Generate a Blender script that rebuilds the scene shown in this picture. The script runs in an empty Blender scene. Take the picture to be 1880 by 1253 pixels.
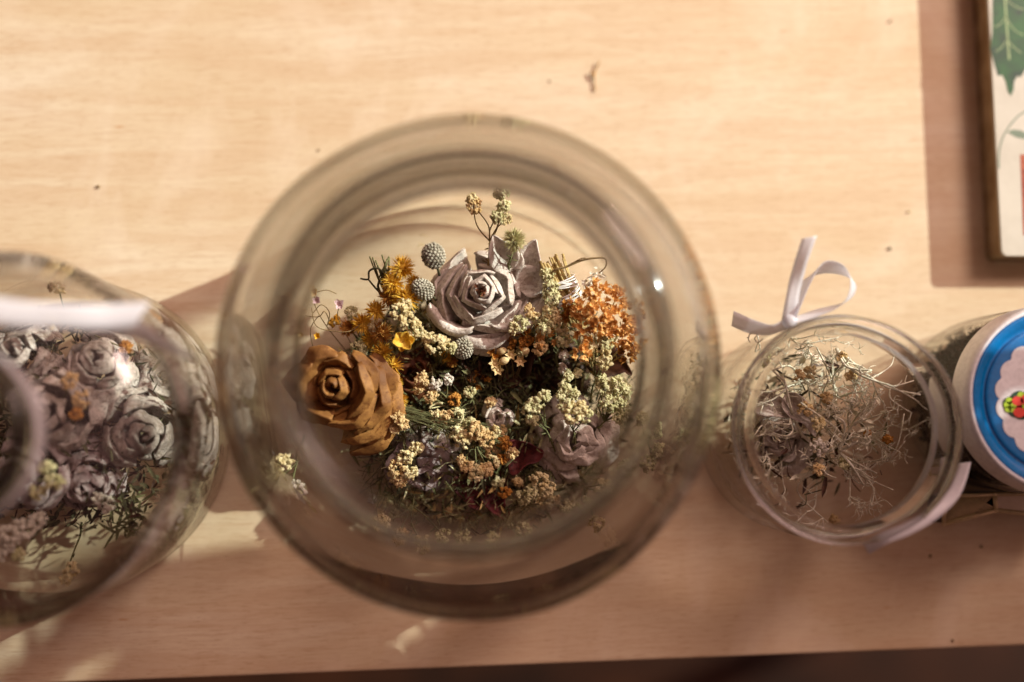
import bpy, bmesh, math, random
from mathutils import Vector, Matrix, noise, Euler

# ------------------------------------------------------------------ camera, light, exposure
# every number below is in centimetres unless noted; CM turns it into metres
CM = 0.01
sc = bpy.context.scene
COL = sc.collection
W, H = 1880.0, 1253.0
FPX = 1828.0                      # 35 mm lens on a 36 mm sensor
CAMZ = 40.0
NAD = (870.0, 800.0)              # picture point straight below the camera

def set_camera():
    nadir = Vector((NAD[0] - W / 2, -(NAD[1] - H / 2), -FPX)).normalized()   # in camera space
    zc = -nadir                                            # world up, seen from the camera
    xc = (Vector((1, 0, 0)) - zc * zc.x).normalized()
    yc = zc.cross(xc)
    cd = bpy.data.cameras.new('camera'); cam = bpy.data.objects.new('camera', cd); COL.objects.link(cam)
    # rows are the world axes written in camera space
    R = Matrix((xc, yc, zc))
    cam.matrix_world = Matrix.Translation((0, 0, CAMZ * CM)) @ R.to_4x4()
    cd.sensor_width = 36; cd.lens = 36 * FPX / W
    cd.clip_start = 0.01; cd.clip_end = 50
    cd.dof.use_dof = True; cd.dof.focus_distance = (CAMZ - 3.1) * CM; cd.dof.aperture_fstop = 1.8
    cd.dof.aperture_blades = 0
    sc.camera = cam
    return R
CAMR = set_camera()

def P(px, py, z=0.0):
    """the point at height z (cm) that the photograph shows at pixel px, py"""
    d = CAMR @ Vector((px - W / 2, -(py - H / 2), -FPX))
    t = (CAMZ - z) / -d.z
    return Vector((d.x * t, d.y * t, z))

def sun_travel():
    a = P(1843, 468, 1.25); b = P(1712, 527, 0)
    return (b - a).normalized()
SUN = sun_travel()

world = bpy.data.worlds.new('World'); sc.world = world; world.use_nodes = True
bg = world.node_tree.nodes['Background']
def room_light():
    # the room: warm and dim all round, brighter towards the window side (+x, +y), darkest overhead
    nt = world.node_tree
    tc = nt.nodes.new('ShaderNodeTexCoord'); dp = nt.nodes.new('ShaderNodeVectorMath'); dp.operation = 'DOT_PRODUCT'
    L = Vector((0.72, 0.62, 0.42)).normalized(); dp.inputs[1].default_value = L
    nt.links.new(tc.outputs['Generated'], dp.inputs[0])
    cr = nt.nodes.new('ShaderNodeValToRGB'); e = cr.color_ramp.elements; e.new(0.5); e.new(.8)
    for k, (p, c) in enumerate(((-0.0, (0.19, 0.100, 0.082)), (0.42, (0.42, 0.225, 0.19)), (0.72, (1.28, 0.68, 0.60)), (1.0, (1.75, 1.0, 0.93)))):
        e[k].position = p; e[k].color = (*c, 1)
    nt.links.new(dp.outputs['Value'], cr.inputs[0]); nt.links.new(cr.outputs[0], bg.inputs[0]); bg.inputs[1].default_value = 0.40
room_light()
sl = bpy.data.lights.new('sun', 'SUN'); so = bpy.data.objects.new('sun', sl); COL.objects.link(so)
sl.energy = 5.0; sl.angle = math.radians(0.6); sl.color = (0.93, 1.0, 0.91)
so.rotation_euler = (-SUN).to_track_quat('Z', 'Y').to_euler()
al = bpy.data.lights.new('window_light', 'AREA'); ao = bpy.data.objects.new('window_light', al); COL.objects.link(ao)
al.shape = 'RECTANGLE'; al.size = 0.36; al.size_y = 0.5; al.energy = 11.0; al.color = (1.0, 0.72, 0.64)
ao.location = (0.85, 0.75, 0.95)
ao.rotation_euler = (Vector(ao.location) - Vector((0, 0.02, 0))).to_track_quat('Z', 'Y').to_euler()
vs = sc.view_settings
vs.view_transform = 'Standard'; vs.look = 'None'; vs.gamma = 1; vs.use_curve_mapping = False; vs.exposure = 0.22
sc.render.engine = 'CYCLES'
cy = sc.cycles
cy.use_denoising = True; cy.max_bounces = 14; cy.transmission_bounces = 12; cy.transparent_max_bounces = 24
cy.glossy_bounces = 6; cy.diffuse_bounces = 3; cy.sample_clamp_indirect = 6; cy.caustics_reflective = False

# ------------------------------------------------------------------ helpers
def nmat(name):
    m = bpy.data.materials.new(name); m.use_nodes = True
    nt = m.node_tree; return m, nt, nt.nodes['Principled BSDF']

def node(nt, t, **kw):
    n = nt.nodes.new(t)
    for k, v in kw.items():
        if k.startswith('i_'):
            key = k[2:]; key = int(key) if key.isdigit() else key.replace('_', ' ')
            n.inputs[key].default_value = v
        else: setattr(n, k, v)
    return n

def ramp(nt, src, stops):
    r = nt.nodes.new('ShaderNodeValToRGB'); e = r.color_ramp.elements
    while len(e) < len(stops): e.new(0.5)
    for k, (p, c) in enumerate(stops):
        e[k].position = p; e[k].color = (*c, 1) if len(c) == 3 else c
    nt.links.new(src, r.inputs[0]); return r.outputs[0]

def mixc(nt, fac, a, b, mode='MIX'):
    m = nt.nodes.new('ShaderNodeMix'); m.data_type = 'RGBA'; m.blend_type = mode
    for s, v in ((m.inputs[0], fac), (m.inputs[6], a), (m.inputs[7], b)):
        if hasattr(v, 'is_linked'): nt.links.new(v, s)
        else: s.default_value = v if isinstance(v, float) else (*v, 1)
    return m.outputs[2]

def tex(nt, scale=(1, 1, 1), ns=5.0, detail=4.0, rough=0.6, dist=0.0, kind='noise'):
    tc = nt.nodes.new('ShaderNodeTexCoord'); mp = nt.nodes.new('ShaderNodeMapping')
    mp.inputs['Scale'].default_value = tuple(s / CM for s in scale)
    nt.links.new(tc.outputs['Object'], mp.inputs[0])
    if kind == 'noise':
        n = node(nt, 'ShaderNodeTexNoise', i_Scale=ns, i_Detail=detail, i_Roughness=rough, i_Distortion=dist)
    else:
        n = node(nt, 'ShaderNodeTexVoronoi', i_Scale=ns)
    nt.links.new(mp.outputs[0], n.inputs['Vector']); return n

def bump(nt, bsdf, src, strength, dist):
    b = nt.nodes.new('ShaderNodeBump'); b.inputs['Strength'].default_value = strength
    b.inputs['Distance'].default_value = dist * CM
    nt.links.new(src, b.inputs['Height']); nt.links.new(b.outputs[0], bsdf.inputs['Normal'])

def dry(name, c1, c2, c3=None, scale=2.0, fine=14.0, rough=0.85, bs=0.4, trans=0.0, spot=None, sheen=0.0, wrinkle=0.0):
    """dry plant matter: broad mottling between c1 and c2, fine speckle to c3"""
    m, nt, b = nmat(name)
    a = tex(nt, ns=scale, detail=4); f = tex(nt, ns=fine, detail=5, rough=0.7)
    col = ramp(nt, a.outputs[0], [(0.36, c1), (0.62, c2)])
    if c3: col = mixc(nt, ramp(nt, f.outputs[0], [(0.5, (0, 0, 0)), (0.66, (1, 1, 1))]), col, c3)
    if spot:
        s = tex(nt, ns=5, detail=6, rough=0.75)
        col = mixc(nt, ramp(nt, s.outputs[0], [(0.63, (0, 0, 0)), (0.70, (1, 1, 1))]), col, spot)
    nt.links.new(col, b.inputs['Base Color']); b.inputs['Roughness'].default_value = rough
    b.inputs['Specular IOR Level'].default_value = 0.25
    if wrinkle:
        wv = tex(nt, scale=(1, 1, 1), ns=2.6, detail=7, rough=0.62, dist=1.2)
        ad = nt.nodes.new('ShaderNodeMath'); ad.operation = 'MULTIPLY_ADD'; ad.inputs[1].default_value = 3 * wrinkle
        nt.links.new(wv.outputs[0], ad.inputs[0]); nt.links.new(f.outputs[0], ad.inputs[2]); bump(nt, b, ad.outputs[0], bs, 0.07)
        cr = ramp(nt, wv.outputs[0], [(0.36, (.72, .66, .60)), (0.47, (1, 1, 1))]); col = mixc(nt, 1.0, col, cr, 'MULTIPLY'); nt.links.new(col, b.inputs['Base Color'])
    else: bump(nt, b, f.outputs[0], bs, 0.05)
    if trans:
        t = nt.nodes.new('ShaderNodeBsdfTranslucent'); mx = nt.nodes.new('ShaderNodeMixShader')
        nt.links.new(col, t.inputs[0]); mx.inputs[0].default_value = trans
        out = nt.nodes['Material Output']
        nt.links.new(b.outputs[0], mx.inputs[1]); nt.links.new(t.outputs[0], mx.inputs[2]); nt.links.new(mx.outputs[0], out.inputs[0])
    return m

def plain(name, c, rough=0.5, metal=0.0, spec=0.5, coat=0.0):
    m, nt, b = nmat(name)
    n = tex(nt, ns=6, detail=3)
    lo = tuple(x * 0.9 for x in c); hi = tuple(min(1, x * 1.08) for x in c)
    nt.links.new(ramp(nt, n.outputs[0], [(0.35, lo), (0.65, hi)]), b.inputs['Base Color'])
    b.inputs['Roughness'].default_value = rough; b.inputs['Metallic'].default_value = metal
    b.inputs['Specular IOR Level'].default_value = spec; b.inputs['Coat Weight'].default_value = coat
    return m

def glass_mat(name, tint=(0.72, 0.70, 0.69), clear=(0.985, 0.985, 0.975), lo=0.68, hi=1.0, body=0.94):
    """clear glass: bends light where it is seen along its wall, lets it straight through face on"""
    m = bpy.data.materials.new(name); m.use_nodes = True; nt = m.node_tree; nt.nodes.clear()
    out = nt.nodes.new('ShaderNodeOutputMaterial')
    g = node(nt, 'ShaderNodeBsdfGlass', i_Roughness=0.0, i_IOR=1.47); g.inputs[0].default_value = (*tint, 1)
    t = nt.nodes.new('ShaderNodeBsdfTransparent'); t.inputs[0].default_value = (*clear, 1)
    gl = node(nt, 'ShaderNodeBsdfGlossy', i_Roughness=0.03)
    m1 = nt.nodes.new('ShaderNodeMixShader'); m1.inputs[0].default_value = 0.018
    nt.links.new(t.outputs[0], m1.inputs[1]); nt.links.new(gl.outputs[0], m1.inputs[2])
    lw = node(nt, 'ShaderNodeLayerWeight', i_Blend=0.5)
    mr = node(nt, 'ShaderNodeMapRange'); mr.inputs[1].default_value = lo; mr.inputs[2].default_value = hi
    mr.inputs[4].default_value = body
    nt.links.new(lw.outputs['Facing'], mr.inputs[0])
    mx = nt.nodes.new('ShaderNodeMixShader'); nt.links.new(mr.outputs[0], mx.inputs[0])
    nt.links.new(m1.outputs[0], mx.inputs[1]); nt.links.new(g.outputs[0], mx.inputs[2])
    g2 = node(nt, 'ShaderNodeBsdfGlossy', i_Roughness=0.09); m2 = nt.nodes.new('ShaderNodeMixShader'); m2.inputs[0].default_value = 0.014
    nt.links.new(mx.outputs[0], m2.inputs[1]); nt.links.new(g2.outputs[0], m2.inputs[2])
    nt.links.new(m2.outputs[0], out.inputs[0]); return m

class MB:
    """collects shapes (in cm, world space) and links them as one mesh"""
    def __init__(s): s.v = []; s.f = []; s.mi = []; s.cur = 0
    def add(s, vs, fs):
        o = len(s.v); s.v += [tuple(x) for x in vs]; s.f += [tuple(i + o for i in f) for f in fs]; s.mi += [s.cur] * len(fs)
    def tube(s, pts, r0, r1=None, n=5, cap=True):
        pts = [Vector(p) for p in pts]; r1 = r0 if r1 is None else r1; vs = []; fs = []
        up = Vector((0.3, 0.2, 1)).normalized(); L = len(pts)
        for k, p in enumerate(pts):
            t = (pts[min(k + 1, L - 1)] - pts[max(k - 1, 0)])
            t = t.normalized() if t.length > 1e-6 else Vector((0, 0, 1))
            a = t.cross(up);  a = a.normalized() if a.length > 1e-3 else t.orthogonal().normalized()
            b = t.cross(a); r = r0 + (r1 - r0) * k / max(1, L - 1)
            for j in range(n):
                q = 2 * math.pi * j / n; vs.append(p + a * (r * math.cos(q)) + b * (r * math.sin(q)))
        for k in range(L - 1):
            for j in range(n):
                i = (j + 1) % n; fs.append((k * n + j, k * n + i, (k + 1) * n + i, (k + 1) * n + j))
        if cap: fs.append(tuple(range(n - 1, -1, -1))); fs.append(tuple((L - 1) * n + j for j in range(n)))
        s.add(vs, fs)
    def grid(s, fn, nu, nv, closed=False):
        vs = [fn(i / nu, j / nv) for j in range(nv + 1) for i in range(nu + 1)]
        fs = [(j * (nu + 1) + i, j * (nu + 1) + i + 1, (j + 1) * (nu + 1) + i + 1, (j + 1) * (nu + 1) + i) for j in range(nv) for i in range(nu)]
        s.add(vs, fs)
    def ball(s, c, r, rnd=None, spike=0.0, axis=None, squash=1.0, sub=1):
        vs, fs = ICO[sub]; c = Vector(c); q = axis.to_track_quat('Z', 'Y') if axis else None
        out = []
        for v in vs:
            k = r * (1 + (rnd.uniform(-spike, spike) if rnd else 0)); w = Vector((v[0] * k, v[1] * k, v[2] * k * squash))
            if q: w = q @ w
            out.append(c + w)
        s.add(out, fs)
    def blade(s, a, b, w, nrm=None, curl=0.0, n=3, mid=0.5):
        """a narrow pointed leaf from a to b"""
        a = Vector(a); b = Vector(b); d = b - a; nrm = Vector(nrm) if nrm else Vector((0, 0, 1))
        side = d.cross(nrm); side = side.normalized() if side.length > 1e-5 else d.orthogonal().normalized()
        up = side.cross(d).normalized(); vs = []; fs = []
        for k in range(n + 1):
            t = k / n; ww = w * (math.sin(math.pi * min(1, 0.12 + 0.88 * t) ** (0.7 if mid < .5 else 1.0)) + 0.06)
            c = a + d * t + up * (curl * math.sin(math.pi * t * .5) * d.length)
            vs += [c - side * ww * .5, c + up * (-.25 * ww), c + side * ww * .5]
        for k in range(n):
            for j in (0, 1): fs.append((k * 3 + j, k * 3 + j + 1, (k + 1) * 3 + j + 1, (k + 1) * 3 + j))
        s.add(vs, fs)
    def build(s, name, mats, parent=None, origin=None, smooth=True, solid=0.0, sub=0):
        org = Vector(origin) if origin is not None else (Vector(parent['_o']) if parent is not None and '_o' in parent else Vector((0, 0, 0)))
        m = bpy.data.meshes.new(name)
        m.from_pydata([tuple((Vector(v) - org) * CM) for v in s.v], [], s.f)
        for x in (mats if isinstance(mats, (list, tuple)) else [mats]): m.materials.append(x)
        m.polygons.foreach_set('material_index', s.mi)
        m.polygons.foreach_set('use_smooth', [smooth] * len(s.f)); m.update()
        o = bpy.data.objects.new(name, m); COL.objects.link(o)
        if parent is not None: o.parent = parent
        else: o.location = org * CM
        if solid:
            md = o.modifiers.new('solid', 'SOLIDIFY'); md.thickness = solid * CM; md.offset = 0
        if sub:
            md = o.modifiers.new('sub', 'SUBSURF'); md.levels = sub; md.render_levels = sub
        return o

def ico(sub):
    bm = bmesh.new(); bmesh.ops.create_icosphere(bm, subdivisions=sub, radius=1)
    r = ([tuple(v.co) for v in bm.verts], [tuple(v.index for v in f.verts) for f in bm.faces]); bm.free(); return r
ICO = {1: ico(1), 2: ico(2), 3: ico(3)}

def tag(o, label=None, cat=None, group=None, kind=None):
    for k, v in (('label', label), ('category', cat), ('group', group), ('kind', kind)):
        if v: o[k] = v
    return o
def thing(name, origin, label, cat, group=None):
    o = bpy.data.objects.new(name, None); COL.objects.link(o); o.location = Vector(origin) * CM
    o.empty_display_size = 0.01; o['_o'] = tuple(origin); return tag(o, label, cat, group)
def lerp(a, b, t): return a + (b - a) * t
def spline(pts, n=6):
    pts = [Vector(p) for p in pts]; out = []
    if len(pts) < 3:
        return [pts[0].lerp(pts[-1], k / n) for k in range(n + 1)]
    for i in range(len(pts) - 1):
        a = pts[max(i - 1, 0)]; b = pts[i]; c = pts[i + 1]; d = pts[min(i + 2, len(pts) - 1)]
        for j in range(n):
            t = j / n
            out.append(.5 * ((2 * b) + (c - a) * t + (2 * a - 5 * b + 4 * c - d) * t * t + (3 * b - a - 3 * c + d) * t ** 3))
    out.append(pts[-1]); return out
def nz(v, s, k=0.0): return noise.noise(Vector(v) * s + Vector((k, k * 1.7, -k)))

# ------------------------------------------------------------------ materials
def wood_mat():
    m, nt, b = nmat('birch_plywood')
    big = tex(nt, scale=(0.035, 0.13, 1), ns=1.0, detail=3, dist=0.6)
    mid = tex(nt, scale=(0.10, 1.3, 1), ns=1.0, detail=5, rough=0.65, dist=0.8)
    fine = tex(nt, scale=(0.55, 9.0, 1), ns=1.0, detail=4, rough=0.7)
    ray = tex(nt, scale=(1.7, 16.0, 1), ns=1.0, detail=2)
    patch = tex(nt, scale=(0.16, 0.10, 1), ns=1.0, detail=4, rough=0.6, dist=1.5)
    fleck = tex(nt, scale=(0.55, 1.9, 1), ns=1.0, detail=2)
    micro = tex(nt, scale=(1.1, 30.0, 1), ns=1.0, detail=3, rough=0.7)
    col = ramp(nt, big.outputs[0], [(0.30, (0.64, 0.485, 0.295)), (0.50, (0.71, 0.575, 0.39)), (0.70, (0.76, 0.65, 0.485))])
    col = mixc(nt, ramp(nt, mid.outputs[0], [(0.42, (0, 0, 0)), (0.60, (0.6, .6, .6))]), col, (0.63, 0.455, 0.285))
    col = mixc(nt, ramp(nt, fine.outputs[0], [(0.50, (0, 0, 0)), (0.66, (0.5, .5, .5))]), col, (0.55, 0.37, 0.215))
    col = mixc(nt, ramp(nt, ray.outputs[0], [(0.57, (0, 0, 0)), (0.68, (0.5, .5, .5))]), col, (0.48, 0.30, 0.165))
    col = mixc(nt, ramp(nt, micro.outputs[0], [(0.52, (0, 0, 0)), (0.70, (0.5, .5, .5))]), col, (0.48, 0.31, 0.165))
    col = mixc(nt, ramp(nt, patch.outputs[0], [(0.50, (0, 0, 0)), (0.66, (0.28, .28, .28))]), col, (0.83, 0.72, 0.56))
    col = mixc(nt, ramp(nt, fleck.outputs[0], [(0.72, (0, 0, 0)), (0.78, (0.7, .7, .7))]), col, (0.52, 0.27, 0.12))
    nt.links.new(col, b.inputs['Base Color']); b.inputs['Roughness'].default_value = 0.62
    b.inputs['Specular IOR Level'].default_value = 0.22
    bump(nt, b, fine.outputs[0], 0.10, 0.02)
    return m
MT = {}
MT['wood'] = wood_mat()
MT['floor'] = dry('dark_floorboards', (0.012, 0.006, 0.004), (0.055, 0.017, 0.007), scale=0.05, fine=0.4, rough=0.45)
MT['glass'] = glass_mat('clear_glass')
MT['bigglass'] = glass_mat('heavy_glass', tint=(0.72, 0.70, 0.68), clear=(0.975, 0.975, 0.965), lo=0.46, hi=0.80)
MT['leftglass'] = glass_mat('wavy_glass', tint=(0.80, 0.78, 0.76), lo=0.30, hi=0.65)
MT['brightrim'] = glass_mat('clear_thick_glass', tint=(0.86, 0.86, 0.85), lo=0.1, hi=0.4)
MT['rim'] = glass_mat('thick_glass', tint=(0.40, 0.375, 0.355), lo=0.1, hi=0.4)  # dark tint stands in for dark surroundings mirrored in the rim
MT['greyrose'] = dry('pale_leather_leaf', (0.66, 0.575, 0.50), (0.84, 0.77, 0.69), (0.52, 0.43, 0.37), scale=1.2, fine=7, bs=0.9, spot=(0.40, 0.27, 0.20), trans=0.10, wrinkle=.25)
MT['greydark'] = dry('grey_shrivelled_leaf', (0.30, 0.255, 0.225), (0.66, 0.59, 0.54), (0.22, 0.18, 0.155), scale=1.0, fine=7, bs=0.9, spot=(0.12, 0.08, 0.06), wrinkle=.6)
MT['mauve'] = dry('mauve_leaf', (0.38, 0.30, 0.30), (0.60, 0.50, 0.49), (0.26, 0.19, 0.19), scale=1.2, fine=7, bs=0.9, trans=0.05, wrinkle=.6)
MT['brown'] = dry('tan_brown_leaf', (0.20, 0.080, 0.022), (0.50, 0.245, 0.070), (0.20, 0.08, 0.024), scale=0.7, fine=5, rough=0.55, bs=0.5, trans=0.2)
MT['rust'] = dry('rust_leaf', (0.10, 0.03, 0.015), (0.24, 0.085, 0.035), (0.06, 0.02, 0.01), scale=1.3, fine=6, rough=0.6, trans=0.1)
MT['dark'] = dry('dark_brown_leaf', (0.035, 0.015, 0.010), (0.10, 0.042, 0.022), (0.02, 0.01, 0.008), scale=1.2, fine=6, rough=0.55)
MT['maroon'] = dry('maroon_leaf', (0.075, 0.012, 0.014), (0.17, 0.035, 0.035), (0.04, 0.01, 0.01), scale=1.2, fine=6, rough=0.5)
MT['cream'] = dry('cream_floret', (0.72, 0.57, 0.27), (0.90, 0.80, 0.50), (0.40, 0.36, 0.18), scale=3, fine=9, trans=0.2)
MT['tan'] = dry('tan_floret', (0.66, 0.45, 0.20), (0.88, 0.69, 0.38), (0.42, 0.27, 0.10), scale=3, fine=9, trans=0.2)
MT['palegreen'] = dry('pale_green_floret', (0.54, 0.51, 0.25), (0.84, 0.78, 0.48), (0.34, 0.33, 0.15), scale=3, fine=9, trans=0.2)
MT['white'] = dry('whitish_floret', (0.66, 0.60, 0.50), (0.85, 0.80, 0.70), (0.5, 0.45, 0.33), scale=3, fine=9, trans=0.2)
MT['yellow'] = dry('yellow_floret', (0.80, 0.46, 0.03), (0.92, 0.66, 0.12), (0.48, 0.22, 0.02), scale=3, fine=8, trans=0.25)
MT['orange'] = dry('orange_floret', (0.84, 0.44, 0.12), (0.95, 0.64, 0.28), (0.60, 0.25, 0.05), scale=2.6, fine=7, trans=0.2)
MT['amber'] = dry('amber_floret', (0.40, 0.16, 0.025), (0.66, 0.34, 0.08), (0.25, 0.09, 0.02), scale=2.6, fine=7, trans=0.15)
MT['cone'] = dry('grey_seed_head', (0.36, 0.33, 0.25), (0.56, 0.53, 0.43), (0.17, 0.17, 0.13), scale=3, fine=9)
MT['green'] = dry('dry_green_stem', (0.13, 0.14, 0.055), (0.26, 0.26, 0.12), (0.08, 0.07, 0.03), scale=2, fine=8, trans=0.1)
MT['darkgreen'] = dry('dark_dry_herb', (0.045, 0.045, 0.022), (0.13, 0.12, 0.06), (0.03, 0.025, 0.015), scale=2, fine=8)
MT['stem'] = dry('brown_stem', (0.16, 0.10, 0.04), (0.33, 0.23, 0.10), (0.09, 0.05, 0.02), scale=2, fine=8)
MT['straw'] = dry('straw_stem', (0.46, 0.33, 0.12), (0.66, 0.52, 0.24), (0.2, 0.13, 0.04), scale=2, fine=8)
MT['silver'] = dry('silver_twig', (0.66, 0.62, 0.46), (0.88, 0.84, 0.70), (0.46, 0.42, 0.28), scale=3, fine=9, trans=0.1)
MT['pink'] = dry('pink_petal', (0.66, 0.44, 0.46), (0.78, 0.60, 0.60), scale=3, fine=9, trans=0.3)
MT['crushed'] = dry('crushed_dark_leaf', (0.010, 0.007, 0.006), (0.035, 0.020, 0.012), (0.008, 0.006, 0.005), scale=1.2, fine=6)
MT['twigbit'] = dry('orange_brown_twig', (0.34, 0.17, 0.05), (0.52, 0.30, 0.10), scale=2, fine=8)
MT['cotton'] = plain('white_thread', (0.80, 0.79, 0.78), 0.8)
def satin():
    m, nt, b = nmat('white_satin'); n = tex(nt, scale=(1, 1, 1), ns=9, detail=2); wv = tex(nt, scale=(1, 1, 1), ns=30, detail=2); bump(nt, b, wv.outputs[0], .35, .02)
    nt.links.new(ramp(nt, n.outputs[0], [(0.3, (0.76, 0.73, 0.77)), (0.7, (0.88, 0.86, 0.88))]), b.inputs['Base Color'])
    b.inputs['Roughness'].default_value = 0.32; b.inputs['Sheen Weight'].default_value = 0.4
    t = node(nt, 'ShaderNodeBsdfTranslucent'); t.inputs[0].default_value = (.85, .82, .86, 1)
    mx = nt.nodes.new('ShaderNodeMixShader'); mx.inputs[0].default_value = 0.3
    nt.links.new(b.outputs[0], mx.inputs[1]); nt.links.new(t.outputs[0], mx.inputs[2])
    tp = nt.nodes.new('ShaderNodeBsdfTransparent'); m2 = nt.nodes.new('ShaderNodeMixShader'); m2.inputs[0].default_value = 0.22
    nt.links.new(mx.outputs[0], m2.inputs[1]); nt.links.new(tp.outputs[0], m2.inputs[2]); nt.links.new(m2.outputs[0], nt.nodes['Material Output'].inputs[0])
    return m
MT['satin'] = satin()
MT['blue'] = plain('blue_lid_lacquer', (0.0, 0.17, 0.47), 0.22, coat=0.6)
MT['lidwhite'] = plain('white_lid_lacquer', (0.80, 0.79, 0.80), 0.3, coat=0.4)
MT['red'] = plain('red_print', (0.75, 0.06, 0.04), 0.35); MT['lime'] = plain('lime_print', (0.42, 0.60, 0.03), 0.35)
MT['ink'] = plain('dark_green_print', (0.01, 0.06, 0.03), 0.35); MT['violet'] = plain('violet_print', (0.16, 0.06, 0.30), 0.35)
MT['brass'] = plain('brass_frame', (0.66, 0.52, 0.30), 0.42, metal=0.45)
MT['black'] = plain('black_base', (0.012, 0.010, 0.010), 0.35)
MT['cover'] = dry('book_cover_card', (0.53, 0.485, 0.395), (0.60, 0.555, 0.46), scale=0.6, fine=4, rough=0.5, bs=0.05)
MT['page'] = dry('page_edges', (0.30, 0.20, 0.11), (0.45, 0.33, 0.2), scale=0.8, fine=5)
MT['leafprint'] = dry('printed_green_leaf', (0.006, 0.045, 0.009), (0.014, 0.095, 0.014), (0.008, 0.03, 0.012), scale=0.9, fine=3, rough=0.45, bs=0.02)
MT['vein'] = plain('printed_vein', (0.26, 0.36, 0.12), 0.45); MT['sagep'] = plain('printed_stalk', (0.10, 0.15, 0.08), 0.45)
MT['redprint'] = dry('printed_red_panel', (0.30, 0.05, 0.02), (0.46, 0.11, 0.04), (0.2, 0.03, 0.01), scale=1, fine=5, rough=0.5, bs=.05)
MT['shell'] = dry('beige_panel', (0.58, 0.46, 0.34), (0.68, 0.56, 0.43), scale=1, fine=10, rough=0.5, bs=0.2)
MT['wall'] = plain('added_screen_paint', (0.55, 0.45, 0.38), 0.8)  # for the unseen screen added to block the sun

# ------------------------------------------------------------------ setting: table, floor, added sun screen
def setting():
    # table: its front edge runs through two points of the picture
    a = P(-300, 1271, 0); b = P(2200, 1173, 0); d = (b - a).normalized(); up = Vector((-d.y, d.x, 0))
    org = P(940, 1222, 0); org = a + d * (org - a).dot(d); ang = math.atan2(d.y, d.x)
    bm = bmesh.new(); bmesh.ops.create_cube(bm, size=1)
    for v in bm.verts: v.co = Vector((v.co.x * 1.70, (v.co.y + .5) * 0.80, (v.co.z - .5) * 0.018))
    bmesh.ops.bevel(bm, geom=bm.edges[:], offset=0.0012, segments=3, profile=0.5, affect='EDGES')
    m = bpy.data.meshes.new('tabletop'); bm.to_mesh(m); bm.free(); m.materials.append(MT['wood'])
    t = bpy.data.objects.new('table', None); COL.objects.link(t)
    t.location = org * CM; t.rotation_euler = (0, 0, ang)
    tag(t, 'pale birch plywood table that the jars and the book stand on', 'table')
    o = bpy.data.objects.new('tabletop', m); COL.objects.link(o); o.parent = t
    for sx in (-1, 1):
        for y in (0.05, 0.75):
            g = MB(); g.tube([(sx * 78, y * 100, -1.8), (sx * 78, y * 100, -72)], 2.2, 1.8, 12)
            l = g.build('leg', MT['wood'], None, origin=(0, 0, 0)); l.parent = t
    g = MB(); g.grid(lambda u, v: (-400 + 800 * u, -400 + 800 * v, -72), 1, 1)
    tag(g.build('floor', MT['floor']), kind='structure')
    # unseen pierced screen, added right of the table: it keeps the sun off the near side, apart from slits shaped for sun streaks
    x = 44.0; st = 0.3
    slits = [(1243, 985, 36, 9, -52), (1338, 992, 40, 6, -22), (765, 1152, 38, 9, -35), (722, 1122, 14, 5, -30), (40, 1160, 100, 9, -38), (10, 1215, 90, 14, -40), (150, 1238, 50, 8, -25), (1180, 1010, 22, 4, -60)]
    tab = [(P(a, b, 0), u / 45.7, v / 45.7, math.radians(-w)) for a, b, u, v, w in slits]
    def lit(p):
        for c, u, v, w in tab:
            d = p - c; a = d.x * math.cos(w) + d.y * math.sin(w); b = -d.x * math.sin(w) + d.y * math.cos(w)
            if (a / u) ** 2 + (b / v) ** 2 < 1: return True
        return False
    A = P(1240, 892, 0); B = P(0, 1062, 0); m = (B.y - A.y) / (B.x - A.x); g = MB(); idx = {}; vs = []; fs = []
    def vid(a, b):
        if (a, b) not in idx:
            px = -36 + a * st; p = Vector((px, A.y + m * (px - A.x) - b * st, 0)); t = (x - p.x) / -SUN.x
            idx[(a, b)] = len(vs); vs.append(p - SUN * t)
        return idx[(a, b)]
    for a in range(int(78 / st)):
        for b in range(int(20 / st)):
            px = -36 + (a + .5) * st
            if not lit(Vector((px, A.y + m * (px - A.x) - (b + .5) * st, 0))): fs.append((vid(a, b), vid(a + 1, b), vid(a + 1, b + 1), vid(a, b + 1)))
    g.add(vs, fs)
    tag(g.build('wall', MT['wall'], smooth=False, solid=.06), kind='structure')
setting()

# ------------------------------------------------------------------ jars
def cat(p, k=5):
    out = []
    for i in range(len(p) - 1):
        a = p[max(i - 1, 0)]; b = p[i]; c = p[i + 1]; d = p[min(i + 2, len(p) - 1)]
        for j in range(k):
            t = j / k
            out.append(tuple(.5 * ((2 * b[q]) + (c[q] - a[q]) * t + (2 * a[q] - 5 * b[q] + 4 * c[q] - d[q]) * t * t + (3 * b[q] - a[q] - 3 * c[q] + d[q]) * t ** 3) for q in (0, 1)))
    out.append(p[-1]); return out
def lathe(g, prof, c, n=128, wob=0.0, axis=None):
    c = Vector(c); vs = []; fs = []; L = len(prof)
    top = []
    for r, z in prof:
        for i in range(n):
            q = 2 * math.pi * i / n; w = 1 + wob * noise.noise(Vector((math.cos(q) * 1.3, math.sin(q) * 1.3, z * .35)))
            rr = max(r, 0.002) * w; vs.append(c + Vector((rr * math.cos(q), rr * math.sin(q), z)))
    for k in range(L - 1):
        for i in range(n):
            j = (i + 1) % n; fs.append((k * n + i, k * n + j, (k + 1) * n + j, (k + 1) * n + i))
    g.add(vs, fs)
def fixn(o):
    bm = bmesh.new(); bm.from_mesh(o.data); bmesh.ops.remove_doubles(bm, verts=bm.verts, dist=6e-5)
    bmesh.ops.recalc_face_normals(bm, faces=bm.faces); bm.to_mesh(o.data); bm.free()
    return o
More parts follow.
